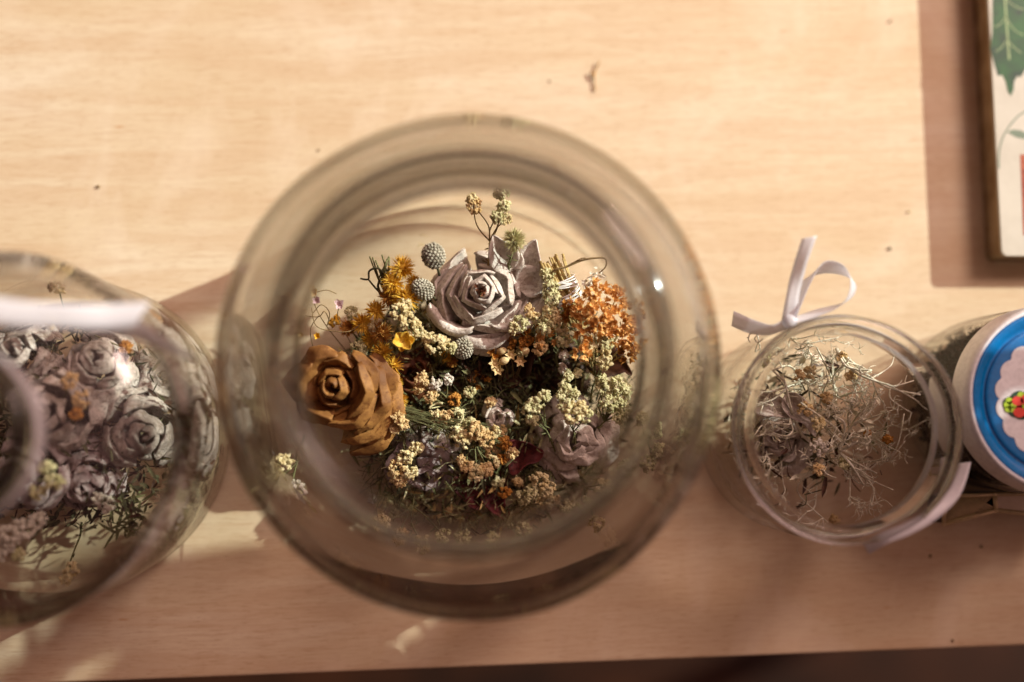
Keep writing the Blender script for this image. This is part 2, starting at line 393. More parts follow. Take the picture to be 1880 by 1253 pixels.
def jar(origin, prof, zsplit, label, wob, rim='rim', gl='glass'):
    t = thing('glass_jar', origin, label, 'jar', 'clear glass jars standing in a row')
    pr = cat(prof); g = MB()
    lathe(g, pr, origin, wob=wob)
    # faces above zsplit are the thick rim
    n = 128
    for k in range(len(pr) - 1):
        if min(pr[k][1], pr[k + 1][1]) > zsplit:
            for i in range(n): g.mi[k * n + i] = 1
    for k in range(len(pr) - 1):                       # the flat bottom is thinner, clearer glass
        if max(pr[k][1], pr[k + 1][1]) < .75:
            for i in range(n): g.mi[k * n + i] = 2
    o = g.build('body', [MT[gl], MT[rim], MT['glass']], t); fixn(o)
    return t
BIG = P(865, 692, 0); BIG.z = 0.02
jar(BIG, [(0.0, 0.0), (4.5, 0.10), (6.6, 0.0), (7.2, .25), (7.62, 1.0), (7.85, 2.5), (8.1, 6), (8.1, 8.0), (7.8, 9.2), (6.9, 10.2), (5.8, 10.85), (5.35, 11.25),
          (5.38, 11.7), (5.62, 11.9), (5.64, 12.15), (5.4, 12.35), (5.42, 12.7), (5.6, 12.95), (5.45, 13.2), (5.1, 13.25), (4.86, 13.05), (4.78, 12.6), (4.78, 11.3),
          (5.25, 10.6), (6.55, 9.95), (7.45, 9.0), (7.75, 7.9), (7.77, 6), (7.55, 2.6), (7.3, 1.3), (6.8, .75), (5.5, .55), (3, .62), (0.0, .66)], 10.9,
    'largest wide mouth glass jar in the middle holding the brown and pale roses', 0.012, 'rim', 'bigglass')
LEFT = P(170, 800, 0); LEFT.z = 0.02
jar(LEFT, [(0.0, 0.0), (3.8, 0.1), (5.0, 0.0), (5.5, .3), (5.75, 1.1), (5.8, 4), (5.85, 7.6), (5.7, 8.6), (5.0, 9.5), (3.6, 10.15), (2.7, 10.45), (2.35, 10.9),
           (2.4, 11.3), (2.65, 11.5), (2.6, 11.9), (2.3, 12.0), (2.1, 11.8), (2.05, 10.9), (2.3, 10.25), (3.4, 9.85), (4.8, 9.2), (5.4, 8.4), (5.55, 7.4), (5.5, 4), (5.4, 1.3),
           (5.0, .7), (3.5, .5), (0.0, .6)], 9.8, 'narrow necked glass jar at the left edge packed with grey roses', 0.03, 'rim', 'leftglass')
RIGHT = P(1452, 790, 0); RIGHT.z = 0.02
jar(RIGHT, [(0.0, 0.0), (2.6, .1), (3.4, 0.0), (3.8, .3), (4.0, 1.0), (4.0, 2.6), (4.0, 4.2), (3.85, 4.7), (3.62, 5.0), (3.6, 5.35), (3.66, 5.6), (3.92, 5.75), (3.95, 6.0),
            (3.78, 6.2), (3.84, 6.5), (3.72, 6.72), (3.5, 6.74), (3.36, 6.55), (3.33, 5.2), (3.55, 4.6), (3.72, 4.0), (3.74, 2.6), (3.7, 1.1), (3.4, .65), (2.2, .5), (0.0, .58)], 5.1,
    'small open glass jar right of the middle with silvery twigs and a ribbon bow', 0.012, 'brightrim')

LIDJ = P(1797, 742, 0); LIDJ.z = 0.02
def lid_jar():
    t = thing('glass_jar', LIDJ, 'glass jar closed with a blue and white lid at the right edge', 'jar', 'clear glass jars standing in a row')
    g = MB(); lathe(g, cat([(0, 0), (2.2, .1), (2.9, 0), (3.25, .3), (3.4, 1.0), (3.42, 3.4), (3.3, 4.1), (3.05, 4.5), (2.95, 4.8), (2.95, 5.3), (2.7, 5.3), (2.7, 4.7), (3.0, 4.1), (3.2, 3.3), (3.2, 1.1), (2.9, .55), (0, .5)]), LIDJ, wob=0.01)
    fixn(g.build('body', MT['glass'], t))
    c = LIDJ
    g = MB(); lathe(g, cat([(3.12, 4.62), (3.34, 4.60), (3.40, 4.7), (3.36, 5.3), (3.34, 5.5), (3.28, 5.66), (3.20, 5.70), (3.15, 5.67), (3.13, 5.60)], 4), c, n=180)
    lid = fixn(g.build('lid', MT['lidwhite'], t, solid=0.0))
    g = MB(); lathe(g, cat([(3.13, 5.60), (3.10, 5.645), (3.04, 5.66), (2.86, 5.58), (2.70, 5.47), (2.58, 5.46), (2.48, 5.53), (1.2, 5.545), (0.0, 5.55)], 4), c, n=128)
    p1 = g.build('blue_panel', MT['blue'], t)
    # scalloped white disc
    g = MB(); N = 192; rr = []
    for i in range(N):
        q = 2 * math.pi * i / N; rr.append(2.12 + 0.17 * abs(math.sin(q * 9)) ** 0.7)
    vs = [c + Vector((0, 0, 5.562))] + [c + Vector((rr[i] * math.cos(2 * math.pi * i / N), rr[i] * math.sin(2 * math.pi * i / N), 5.556)) for i in range(N)]
    g.add(vs, [(0, 1 + i, 1 + (i + 1) % N) for i in range(N)])
    g.build('scalloped_disc', MT['lidwhite'], t)
    # printed fruit bunch: its left end shows at pixel 1840,745
    cc = P(1900, 745, 5.592)
    def blob(g, x, y, rx, ry, dz):
        n = 18; g.add([cc + Vector((x, y, dz))] + [cc + Vector((x + rx * math.cos(2 * math.pi * k / n), y + ry * math.sin(2 * math.pi * k / n), dz)) for k in range(n)], [(0, 1 + k, 1 + (k + 1) % n) for k in range(n)])
    rnd = random.Random(5)
    ink = MB(); li = MB(); re = MB(); vi = MB()
    for (x, y, r) in ((-.88, .05, .27), (-.7, -.12, .3), (-.55, .18, .34), (-.2, 0, .5), (.3, 0, .5), (-.5, -.2, .3), (0, -.35, .35)): blob(ink, x, y, r, r, .008)
    for (x, y, r) in ((-1.0, .02, .13), (-.92, .17, .13), (-.98, -.13, .12), (-.80, .04, .15), (-.83, -.13, .12), (-.48, .36, .14), (-.34, -.02, .13), (.1, .3, .2)): blob(li, x, y, r, r * .9, .014)
    for (x, y, r) in ((-.62, .16, .17), (-.58, -.24, .18), (-.28, .2, .2), (-.1, -.25, .22), (.4, .1, .3)): blob(re, x, y, r * 1.2, r, .020)
    for (x, y, r) in ((.1, .02, .16), (-.05, .42, .14), (.2, -.5, .15)): blob(vi, x, y, r, r, .024)
    g = MB(); 
    for k, (mb, mat) in enumerate(((ink, 'ink'), (li, 'lime'), (re, 'red'), (vi, 'violet'))):
        g.cur = k; g.add(mb.v, mb.f)
    g.build('fruit_print', [MT['ink'], MT['lime'], MT['red'], MT['violet']], t, smooth=False)
    # dark dried leaves filling it
    rnd = random.Random(31); g = MB(); g.tube([c + Vector((0, 0, .62)), c + Vector((0, 0, 4.0))], 2.75, 2.75, 40)
    for k in range(3400):
        q = rnd.uniform(0, 6.283); r = 2.95 * math.sqrt(rnd.random()); z = rnd.uniform(.7, 4.0)
        if k % 3: r = rnd.uniform(2.6, 3.12)
        a = c + Vector((r * math.cos(q), r * math.sin(q), z)); d = Vector((rnd.gauss(0, 1), rnd.gauss(0, 1), rnd.gauss(0, .8))).normalized() * rnd.uniform(.2, .55)
        b = a + d; h = Vector((b.x - c.x, b.y - c.y))
        if h.length > 3.17 or b.z > 4.2 or b.z < .6: b = a - d * .4
        g.blade(a, b, rnd.uniform(.1, .25), nrm=(rnd.gauss(0, 1), rnd.gauss(0, 1), 1), curl=.2)
    tag(g.build('dried_leaves', MT['crushed'], None, origin=c), 'dark crushed dried leaves filling the jar under the blue lid', 'dried leaves', kind='stuff')
lid_jar()

# ------------------------------------------------------------------ ribbons
def strip(g, pts, ups, w, n=8):
    """ribbon: pts centre line, ups the direction across the band at each control point"""
    c = spline(pts, n); u = spline(ups, n); vs = []; fs = []
    for k, p in enumerate(c):
        d = u[k].normalized() * w * .5
        ww = w; vs += [p - d, p - d * .33 , p + d * .33, p + d]
    for k in range(len(c) - 1):
        for j in range(3): fs.append((k * 4 + j, k * 4 + j + 1, k * 4 + 5 + j, k * 4 + 4 + j))
    g.add(vs, fs)
def neck_band(g, c, r, z0, z1, n=72):
    vs = []; fs = []
    for i in range(n):
        q = 2 * math.pi * i / n
        for k, z in enumerate((z0, (z0 + z1) / 2, z1)):
            rr = r * (1 + .008 * noise.noise(Vector((math.cos(q) * 3, math.sin(q) * 3, z)))); vs.append(Vector(c) + Vector((rr * math.cos(q), rr * math.sin(q), z + .08 * math.sin(2 * q))))
    for i in range(n):
        j = (i + 1) % n
        for k in (0, 1): fs.append((i * 3 + k, j * 3 + k, j * 3 + k + 1, i * 3 + k + 1))
    g.add(vs, fs)
def ribbons():
    Z = Vector((0, 0, 1))
    o = LEFT + Vector((0, 0, 9.7))
    t = thing('ribbon', o, 'white satin ribbon tied around the neck of the left jar with two loose ends', 'ribbon')
    g = MB(); neck_band(g, LEFT, 2.62, 10.55, 11.2); g.build('neck_band', MT['satin'], t, solid=.02)
    g = MB(); strip(g, [P(-60, 560, 11.6), P(20, 575, 11.3), P(120, 582, 10.8), P(200, 582, 10.3), P(262, 575, 10.1)],
                    [(0, 1, .1), (0, 1, .2), (.05, 1, .35), (.2, 1, .1), (.55, 1, -.2)], .78); g.build('tail', MT['satin'], t, solid=.02)
    g = MB(); strip(g, [P(150, 590, 10.2), P(235, 602, 9.9), P(300, 632, 9.6), P(358, 660, 9.3)],
                    [(.2, 1, .1), (.5, .8, .5), (.5, .5, 1.2), (.2, .35, 1.6)], .66); g.build('tail', MT['satin'], t, solid=.02)
    g = MB(); g.ball(P(-70, 562, 11.6), .45, random.Random(3), .15, squash=.7, sub=2); g.build('knot', MT['satin'], t)
    o = RIGHT + Vector((0, 0, 5.3))
    t = thing('ribbon', o, 'white satin ribbon tied in a bow at the neck of the small open jar', 'ribbon')
    g = MB(); neck_band(g, RIGHT, 3.74, 5.0, 5.45); g.build('neck_band', MT['satin'], t, solid=.02)
    kz = 5.5
    g = MB(); strip(g, [P(1448, 590, kz), P(1456, 540, 5.9), P(1468, 490, 6.3), P(1486, 436, 6.6)],
                    [(1, .1, .2), (1, .3, -.1), (1, .3, .5), (1, .2, .1)], .52); g.build('tail', MT['satin'], t, solid=.02)
    g = MB(); strip(g, [P(1450, 588, kz), P(1478, 520, 5.6), P(1510, 492, 5.7), P(1548, 497, 5.8), P(1567, 522, 5.9), P(1552, 555, 5.8), P(1500, 575, 5.6), P(1452, 590, kz)],
                    [(.5, .1, 1), (.55, .1, 1), (.1, .8, 1), (-.3, .5, 1), (-.8, .1, 1), (-.7, -.3, 1), (-.2, -.6, 1), (0, -.4, 1)], .6); g.build('bow_loop', MT['satin'], t, solid=.02)
    g = MB(); strip(g, [P(1446, 592, kz), P(1415, 606, 5.4), P(1380, 600, 5.2), P(1345, 585, 4.9)],
                    [(0, 1, .6), (.1, .7, 1), (.2, .9, .6), (.1, 1, .3)], .55); g.build('tail', MT['satin'], t, solid=.02)
    g = MB(); g.ball(P(1450, 590, kz + .1), .27, random.Random(4), .12, squash=.8, sub=2); g.build('knot', MT['satin'], t)
    # the lower end that has slipped over the shoulder, nearest the table edge
    g = MB(); strip(g, [P(1772, 850, 5.5), P(1752, 905, 5.9), P(1712, 945, 6.3), P(1665, 972, 6.6), P(1625, 988, 6.5), P(1590, 1008, 6.0)],
                    [(1, .2, .9), (.8, -.5, .5), (.5, -1, .3), (.4, -1, .2), (.4, -1, .5), (.5, -1, .2)], .40); g.build('slack', MT['satin'], t, solid=.02)
ribbons()

# ------------------------------------------------------------------ roses folded from leaves
def petal(g, M, r, th, span, zt, w, h, seed, lean=0.35, slope=0.35, nu=16, crump=0.05, point=0.0, folds=2, rip=0.03):
    prof = [(-.35 * r - lean, -h), (-.14 * r - lean * .5, -h * .55), (-.02, -.12), (.03, 0.0), (.10 * w + .03, .045), (.35 * w, .03 - slope * w * .15), (.7 * w, -slope * w * .55), (w, -slope * w), (w * 1.02, -slope * w - .06), (w * .8, -slope * w - .12)]
    seg = span / folds
    for_ = []
    rnd = random.Random(seed)
    skew = rnd.uniform(-.18, .18); tw = rnd.uniform(-.12, .12)
    def fn(u, v):
        q = (u - .5) * span; d = (q + span / 2) % seg - seg / 2
        if u >= 1: d = seg / 2
        poly = lerp(1.0, math.cos(seg / 2) / math.cos(d), .9)
        x = v * (len(prof) - 1); i = min(int(x), len(prof) - 2); f = x - i
        dr = lerp(prof[i][0], prof[i + 1][0], f); dz = lerp(prof[i][1], prof[i + 1][1], f)
        endk = abs(2 * u - 1) ** 4
        dr *= 1 - .45 * endk * (dr > 0)
        if point: dr += point * (1 - abs(2 * u - 1)) * max(0, dr) / max(w, .1)
        rr = r * poly * (1 + skew * (u - .5)) + dr
        p = Vector((rr * math.cos(th + q), rr * math.sin(th + q), zt + dz + tw * (u - .5) * r * .5 - .10 * endk))
        p += Vector((nz(p, 1.6, seed), nz(p, 1.6, seed + 9), nz(p, 1.6, seed + 5))) * crump * 1.6
        p += Vector((nz(p, 5, seed), nz(p, 5, seed + 3), nz(p, 5, seed + 7))) * rip
        return M @ p
    g.grid(fn, nu, 20)

def rose(px, py, z, R, mat, label, seed=1, tilt=(0, 0), spin=0.0, n=13, band=.42, slope=.35, crump=.05, depth=1.3, drop=.10, group='folded leaf roses', name='rose', folds=2, lean=.35, heart=None, r0=.16, growth=1.0, extra=None, rip=.03):
    c = P(px, py, z); t = thing(name, c - Vector((0, 0, depth)), label, 'rose', group)
    M = Matrix.Translation(c) @ Euler((tilt[0], tilt[1], 0)).to_matrix().to_4x4() @ Matrix.Rotation(spin, 4, 'Z')
    rnd = random.Random(seed); th = 0.0; first = MB()
    for k in range(n):
        f = (k / (n - 1)) ** growth; r = lerp(r0, R - band * .9, f)
        span = lerp(3.4, 1.75, min(1, f * 1.5)) * rnd.uniform(.85, 1.12)
        w = band * lerp(.55, 1.1, f) * rnd.uniform(.85, 1.15)
        zt = .05 - drop * (k ** 1.05) * .9 * (R / 2.2) + rnd.uniform(-.03, .03)
        if k == 0: zt -= .12
        g = MB(); petal(g, M, r, th, span, zt, w, depth * lerp(.6, .8, f), seed * 31 + k, lean=lean * f, slope=slope * lerp(.6, 1.5, f), crump=crump, folds=folds if k > 1 else 3, rip=rip)
        g.build('petal', mat, t, solid=.03)
        th += lerp(2.5, 1.9, f) * rnd.uniform(.85, 1.15)
    if heart:
        g = MB()
        for k in range(16):
            a = Vector((rnd.uniform(-.16, .2), rnd.uniform(-.16, .16), .0)); d = Vector((rnd.gauss(0, .5), rnd.gauss(0, .5), rnd.uniform(.1, .6))).normalized() * rnd.uniform(.1, .28)
            g.blade(M @ a, M @ (a + d), .14, nrm=(rnd.gauss(0, 1), rnd.gauss(0, 1), 1), curl=.2)
        g.build('heart', heart, t)
    return t, M

def leafshape(g, a, b, w, seed, cup=.3, crump=.12, n=14, m=8, tip=0.6, nrm=(0, 0, 1), fold=.35):
    a = Vector(a); b = Vector(b); d = b - a; L = d.length; d.normalize(); s = d.cross(Vector(nrm)).normalized(); up = s.cross(d)
    def fn(u, v):
        t = u; ww = w * math.sin(math.pi * (t ** tip * .97 + .02)) ** .8
        x = (v - .5) * 2
        p = a + d * (L * t) + s * (x * ww * .5) + up * (abs(x) ** 1.6 * fold * ww + cup * L * t * t * .5)
        return p + Vector((nz(p, 1.5, seed), nz(p, 1.5, seed + 4), nz(p, 1.5, seed + 8))) * crump * 2
    g.grid(fn, n, m)

def rolled_leaf(g, a, b, w, roll, seed):
    """a leathery leaf folded over along its outer edge"""
    a = Vector(a); b = Vector(b); d = (b - a); L = d.length; d.normalize(); s = Vector((-d.y, d.x, 0)).normalized()
    prof = [(-w, -.5), (-w * .5, -.2), (-.1, -.02), (0, .05), (roll * .5, .03), (roll, -.1), (roll * .9, -.22)]
    def fn(u, v):
        x = v * (len(prof) - 1); i = min(int(x), len(prof) - 2); f = x - i
        o = lerp(prof[i][0], prof[i + 1][0], f); z = lerp(prof[i][1], prof[i + 1][1], f)
        bow = math.sin(math.pi * u) * .22 * L; k = 1 - .55 * abs(2 * u - 1) ** 3
        p = a + d * (L * u) + s * (bow + o * k) + Vector((0, 0, z * k))
        return p + Vector((nz(p, 1.7, seed), nz(p, 1.7, seed + 2), nz(p, 1.7, seed + 6))) * .12 + Vector((nz(p, 5, seed), nz(p, 5, seed + 3), 0)) * .03
    g.grid(fn, 18, 16)

ROSEG = 'roses folded from dried leaves'
# the five-centimetre pale rose at the top of the bouquet
t, M = rose(884, 533, 4.1, 2.2, MT['greyrose'], 'large pale grey rose of folded leaves, topmost and lightest in the largest jar', seed=3, tilt=(-.06, -.04), n=17, band=.27, slope=.7, heart=MT['rust'], group=ROSEG, crump=.035, drop=.085, depth=1.4)
for a, b, w in ((P(788, 560, 3.2), P(870, 603, 3.4), .3), (P(825, 600, 3.1), P(945, 608, 3.2), .35), (P(905, 600, 3.5), P(1000, 545, 3.4), .4)):
    g = MB(); rolled_leaf(g, b, a, w, .27, 5); g.build('outer_petal', MT['greyrose'], t, solid=.05)
for k, (a, b, w) in enumerate(((P(935, 500, 3.2), P(905, 434, 3.7), 1.1), (P(960, 500, 3.0), P(985, 440, 3.6), .95), (P(950, 530, 2.9), P(1010, 505, 3.2), 1.2), (P(940, 545, 2.8), P(1005, 560, 3.0), 1.1), (P(930, 490, 3.1), P(950, 452, 3.4), 1.0))):
    g = MB(); leafshape(g, a, b, w, 10 + k, cup=.15, crump=.06, tip=.75, fold=.25); g.build('outer_petal', MT['greyrose'], t, solid=.05)
t, M = rose(606, 712, 4.2, 1.25, MT['brown'], 'tan brown rose of folded leaves at the left wall of the largest jar', seed=8, tilt=(.12, -.16), n=8, band=.34, slope=1.1, crump=.045, depth=1.8, drop=.2, group=ROSEG, lean=.05, r0=.12, spin=1.1, folds=2, rip=.03)
def outers(t, M, mat, lst, seed, **kw):
    for k, (th, r, span, w, zt, pt) in enumerate(lst):
        g = MB(); petal(g, M, r, math.radians(th), span, zt, w, .9, seed + k, point=pt, **kw); g.build('outer_petal', mat, t, solid=.035)
outers(t, M, MT['brown'], [(-75, 1.2, 1.9, .26, -.30, .1), (-120, 1.4, 1.6, .26, -.45, .1), (-45, 1.3, 1.5, .28, -.5, .15), (-85, 1.75, 1.7, .26, -.7, .15), (-55, 1.6, 1.2, .3, -.9, .4), (-115, 2.0, 1.3, .3, -1.0, .2), (-90, 2.1, 1.4, .3, -1.2, .3), (-118, 2.35, 1.0, .3, -1.4, .3), (15, .9, 1.3, .22, -.45, .1), (60, 1.05, 1.4, .3, -.35, .35), (110, 1.1, 1.5, .4, -.25, .45), (160, 1.15, 1.5, .35, -.4, .3)], 25, lean=.3, slope=.6, crump=.07, folds=2, rip=.035)
rose(785, 880, 1.9, 1.35, MT['mauve'], 'crumpled mauve rose at the bottom of the largest jar, below the yarrow', seed=12, tilt=(.5, .35), n=8, band=.45, crump=.16, depth=1.0, group=ROSEG, folds=3)
rose(1052, 812, 2.9, 1.75, MT['greyrose'], 'crumpled off white rose at the lower right of the largest jar', seed=17, tilt=(.15, -.2), n=11, band=.46, crump=.17, depth=1.3, group=ROSEG, folds=3)
rose(800, 795, 1.9, 1.5, MT['greyrose'], 'pale rose half hidden under green stems at the lower middle of the largest jar', seed=21, tilt=(-.2, .2), n=8, band=.5, crump=.15, depth=1.0, group=ROSEG, folds=3)
rose(914, 768, 2.4, .68, MT['greyrose'], 'smallest grey rosebud between the yarrow and the off white rose', seed=23, n=5, band=.28, crump=.08, depth=.8, group=ROSEG)
rose(758, 684, 2.3, 1.35, MT['rust'], 'rust red rose just right of the tan brown rose', seed=27, tilt=(-.1, .1), n=8, band=.5, slope=.8, crump=.08, depth=1.3, group=ROSEG)
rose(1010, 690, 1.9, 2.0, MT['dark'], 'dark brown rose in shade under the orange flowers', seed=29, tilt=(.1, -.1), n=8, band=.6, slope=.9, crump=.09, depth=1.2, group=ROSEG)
for k, (a, b, w, lab) in enumerate((((905, 700, 1.6), (1012, 618, 3.0), 1.1, 'long dark folded leaf rising through the dark centre of the largest jar'),
                                    ((895, 850, 1.1), (925, 960, 1.6), 1.1, 'maroon leaf pointing down at the bottom of the largest jar'),
                                    ((850, 860, .9), (885, 945, 1.3), 1.2, 'dark maroon leaf left of the pointed maroon leaf'),
                                    ((925, 840, 1.6), (1000, 830, 2.0), 1.3, 'maroon leaf under the left side of the off white rose'),
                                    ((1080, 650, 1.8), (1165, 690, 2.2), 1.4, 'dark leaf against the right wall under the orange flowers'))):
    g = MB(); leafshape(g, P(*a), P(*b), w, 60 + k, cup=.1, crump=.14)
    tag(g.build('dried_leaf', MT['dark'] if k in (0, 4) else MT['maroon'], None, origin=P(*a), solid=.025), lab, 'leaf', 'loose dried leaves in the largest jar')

# ------------------------------------------------------------------ dried flowers
def corymb(c, R, n, fr, rnd, axis=Vector((0, 0, 1)), flat=.75):
    g = MB()
    for k in range(n):
        q = rnd.uniform(0, 6.283); u = rnd.uniform(-.25, 1) ; s = math.sqrt(max(0, 1 - u * u))
        d = Vector((s * math.cos(q), s * math.sin(q), u * flat)) * R * rnd.uniform(.72, 1.05)
        r = fr * rnd.uniform(.6, 1.2)
        g.ball(c + d, r, rnd, .42)
        for j in range(2):
            e = Vector((rnd.gauss(0, 1), rnd.gauss(0, 1), rnd.gauss(.4, 1))).normalized()
            g.ball(c + d + e * r, r * .5, rnd, .4)
    return g
def fluffy(c, R, n, rnd, w=.045, flat=.6):
    g = MB(); g.ball(c, R * .35, rnd, .15, squash=.8, sub=2)
    for k in range(n):
        q = rnd.uniform(0, 6.283); u = rnd.uniform(-.1, 1); s = math.sqrt(max(0, 1 - u * u))
        d = Vector((s * math.cos(q), s * math.sin(q), u * flat)); e = d * R * rnd.uniform(.75, 1.1)
        g.blade(c + d * R * .2, c + e, w * rnd.uniform(.7, 1.4), nrm=(rnd.gauss(0, 1), rnd.gauss(0, 1), rnd.gauss(0, 1)), n=2)
    return g
def cups(c, R, n, rnd, size=.22):
    """crumpled papery flowerets in a ball"""
    g = MB()
    for k in range(n):
        q = rnd.uniform(0, 6.283); u = rnd.uniform(-.2, 1); s = math.sqrt(max(0, 1 - u * u))
        d = Vector((s * math.cos(q), s * math.sin(q), u * .8)); p = c + d * R * rnd.uniform(.5, 1.0)
        g.ball(p, size * .38, rnd, .25)
        ax = (d + Vector((rnd.gauss(0, .3), rnd.gauss(0, .3), .2))).normalized(); a0 = ax.orthogonal().normalized(); b0 = ax.cross(a0)
        for j in range(5):
            f = j * 1.2566 + rnd.uniform(-.3, .3); o = a0 * math.cos(f) + b0 * math.sin(f)
            g.blade(p, p + (o * .8 + ax * rnd.uniform(.3, .9)).normalized() * size * rnd.uniform(.8, 1.2), size * .62, nrm=ax, curl=.25)
    return g
def stem_to(g, a, b, rnd, r=.035, bow=.25):
    a = Vector(a); b = Vector(b); m = (a + b) / 2 + Vector((rnd.uniform(-1, 1), rnd.uniform(-1, 1), rnd.uniform(-.2, .4))) * bow * (b - a).length
    g.tube(spline([a, m, b], 5), r, r * .7, 5)
def leaflets(g, a, b, n, rnd, L=.3, w=.05):
    a = Vector(a); b = Vector(b)
    for k in range(n):
        p = a.lerp(b, rnd.random()); d = Vector((rnd.gauss(0, 1), rnd.gauss(0, 1), rnd.gauss(.2, .7))).normalized() * L * rnd.uniform(.5, 1.2)
        g.blade(p, p + d, w, nrm=(rnd.gauss(0, 1), rnd.gauss(0, 1), 1), curl=.25)
JARG = {'yarrow': 'dried yarrow sprigs in the largest jar', 'yellow': 'yellow everlasting flowers in the largest jar'}
SEED = [100]
def sprig(base, heads, label, mat='cream', group='dried yarrow sprigs in the largest jar', name='yarrow_sprig', fr=.085, dens=1.0, green='green', leaves=14, cat='dried flower', kind='corymb'):
    """base and heads are (px, py, z[, radius]); one stem with a branch to every head"""
    SEED[0] += 1; rnd = random.Random(SEED[0]); b = P(*base); t = thing(name, b, label, cat, group)
    hs = [(P(h[0], h[1], h[2]), h[3], (h[4] if len(h) > 4 else mat)) for h in heads]
    mean = sum((h[0] for h in hs), Vector()) / len(hs); fork = b.lerp(mean, .5)
    g = MB(); stem_to(g, b, fork, rnd, .045, .12); 
    for h in hs:
        stem_to(g, fork, h[0] - Vector((0, 0, h[1] * .4)), rnd, .03, .18)
    leaflets(g, b, mean, leaves, rnd)
    g.build('stem', MT[green], t)
    for c, R, mt in hs:
        if kind == 'corymb':
            for j in range(int(5 * dens)):                # short rays under the florets
                pass
            n = int(dens * 34 * (R / .4) ** 1.6) + 8
            g = corymb(c, R, n, fr, rnd); g.build('flower_head', MT[mt], t, smooth=False)
        elif kind == 'fluffy':
            g = fluffy(c, R * 1.1, int(150 * dens), rnd, w=.05); g.build('flower_head', MT[mt], t, smooth=False)
        elif kind == 'cups':
            g = cups(c, R, max(4, int(dens * 22 * (R / .5) ** 2)), rnd); g.build('flower_head', MT[mt], t, smooth=False)
    return t

# tall sprig above the pale rose
sprig((893, 505, 3.0), [(872, 380, 4.0, .27, 'tan'), (868, 366, 4.0, .18), (921, 352, 4.3, .27, 'palegreen'), (925, 377, 4.2, .22, 'palegreen'), (915, 398, 4.1, .26, 'palegreen'), (930, 402, 4.1, .18)], 'tallest yarrow sprig standing above the large pale rose', green='stem', leaves=10)
sprig((935, 500, 3.2), [(944, 442, 4.2, .46, 'palegreen')], 'round pale green flower behind the large pale rose', mat='palegreen', kind='fluffy', dens=2.2, name='ball_flower')
# cream heads down the left flank
sprig((800, 660, 1.8), [(735, 575, 3.9, .32), (750, 590, 3.9, .3), (765, 605, 3.7, .3), (742, 560, 3.8, .25)], 'cream yarrow sprig lying over the yellow flowers left of the pale rose')
sprig((815, 690, 1.6), [(800, 632, 3.6, .36), (790, 622, 3.6, .25), (815, 628, 3.5, .22), (828, 640, 3.3, .22, 'palegreen')], 'cream yarrow sprig just below the left side of the pale rose')
sprig((860, 770, 1.5), [(775, 697, 3.2, .26, 'tan'), (800, 706, 3.1, .22, 'white'), (790, 728, 3.0, .24, 'tan'), (822, 697, 3.1, .17, 'white'), (770, 715, 3.0, .18, 'tan')], 'tan and white yarrow sprig in front of the rust red rose', mat='tan', leaves=4)
# centre and right
sprig((1020, 660, 2.0), [(1003, 505, 3.6, .24), (1010, 530, 3.7, .28, 'palegreen'), (1014, 548, 3.7, .28, 'palegreen')], 'pale green yarrow sprig at the right edge of the pale rose', mat='palegreen')
sprig((1000, 680, 1.9), [(955, 595, 3.6, .28, 'palegreen'), (972, 572, 3.6, .2, 'tan'), (985, 585, 3.4, .22), (945, 602, 3.6, .2)], 'short yarrow sprig below the right side of the pale rose')
sprig((1030, 690, 2.0), [(1010, 575, 3.6, .28), (1000, 600, 3.6, .3, 'palegreen'), (1030, 600, 3.4, .22), (1022, 585, 3.5, .2, 'tan')], 'cream yarrow sprig between the pale rose and the orange flowers')
sprig((1085, 740, 2.0), [(1113, 632, 3.9, .26, 'palegreen'), (1108, 652, 3.9, .28), (1112, 668, 3.8, .22), (1085, 640, 3.8, .18)], 'cream yarrow sprig in front of the orange flowers')
sprig((1058, 800, 2.2), [(1034, 655, 3.4, .13, 'white'), (1033, 676, 3.4, .14, 'white'), (1042, 690, 3.5, .2, 'palegreen'), (1036, 712, 3.6, .22, 'palegreen'), (1058, 686, 3.4, .16), (1050, 722, 3.6, .24, 'palegreen'), (1030, 728, 3.6, .14)], 'upright chain of pale green flower heads over the dark brown rose', mat='palegreen', leaves=20)
sprig((1050, 830, 2.4), [(1050, 758, 4.0, .38), (1064, 752, 4.0, .28), (1040, 745, 4.0, .25, 'palegreen'), (1075, 765, 3.9, .25, 'palegreen')], 'dense cream yarrow head above the off white rose')
sprig((1020, 830, 2.2), [(975, 752, 3.6, .3, 'palegreen'), (985, 740, 3.6, .26), (1000, 728, 3.6, .2, 'palegreen'), (978, 770, 3.4, .22)], 'pale green yarrow sprig at the left of the off white rose', mat='palegreen')
sprig((1090, 820, 2.2), [(1110, 712, 3.2, .3, 'palegreen'), (1135, 708, 3.3, .3), (1140, 730, 3.3, .3, 'palegreen'), (1120, 740, 3.3, .32), (1145, 752, 3.2, .28, 'palegreen'), (1105, 700, 3.1, .22), (1135, 765, 3.1, .25, 'palegreen'), (1150, 715, 3.1, .2)], 'broad pale green yarrow sprig by the right wall of the largest jar', mat='palegreen', leaves=20)
sprig((1010, 800, 1.2), [(990, 880, 2.3, .3), (1005, 897, 2.3, .32), (975, 905, 2.2, .3, 'palegreen'), (1000, 920, 2.1, .3), (960, 915, 2.0, .25, 'palegreen'), (1018, 918, 2.0, .2, 'tan')], 'yarrow sprig lowest in the largest jar, below the off white rose', leaves=20)
sprig((940, 800, 1.2), [(926, 905, 1.9, .2, 'amber'), (915, 885, 1.9, .2, 'palegreen'), (950, 885, 1.8, .16, 'tan')], 'small brownish yarrow sprig over the maroon leaves', mat='tan')
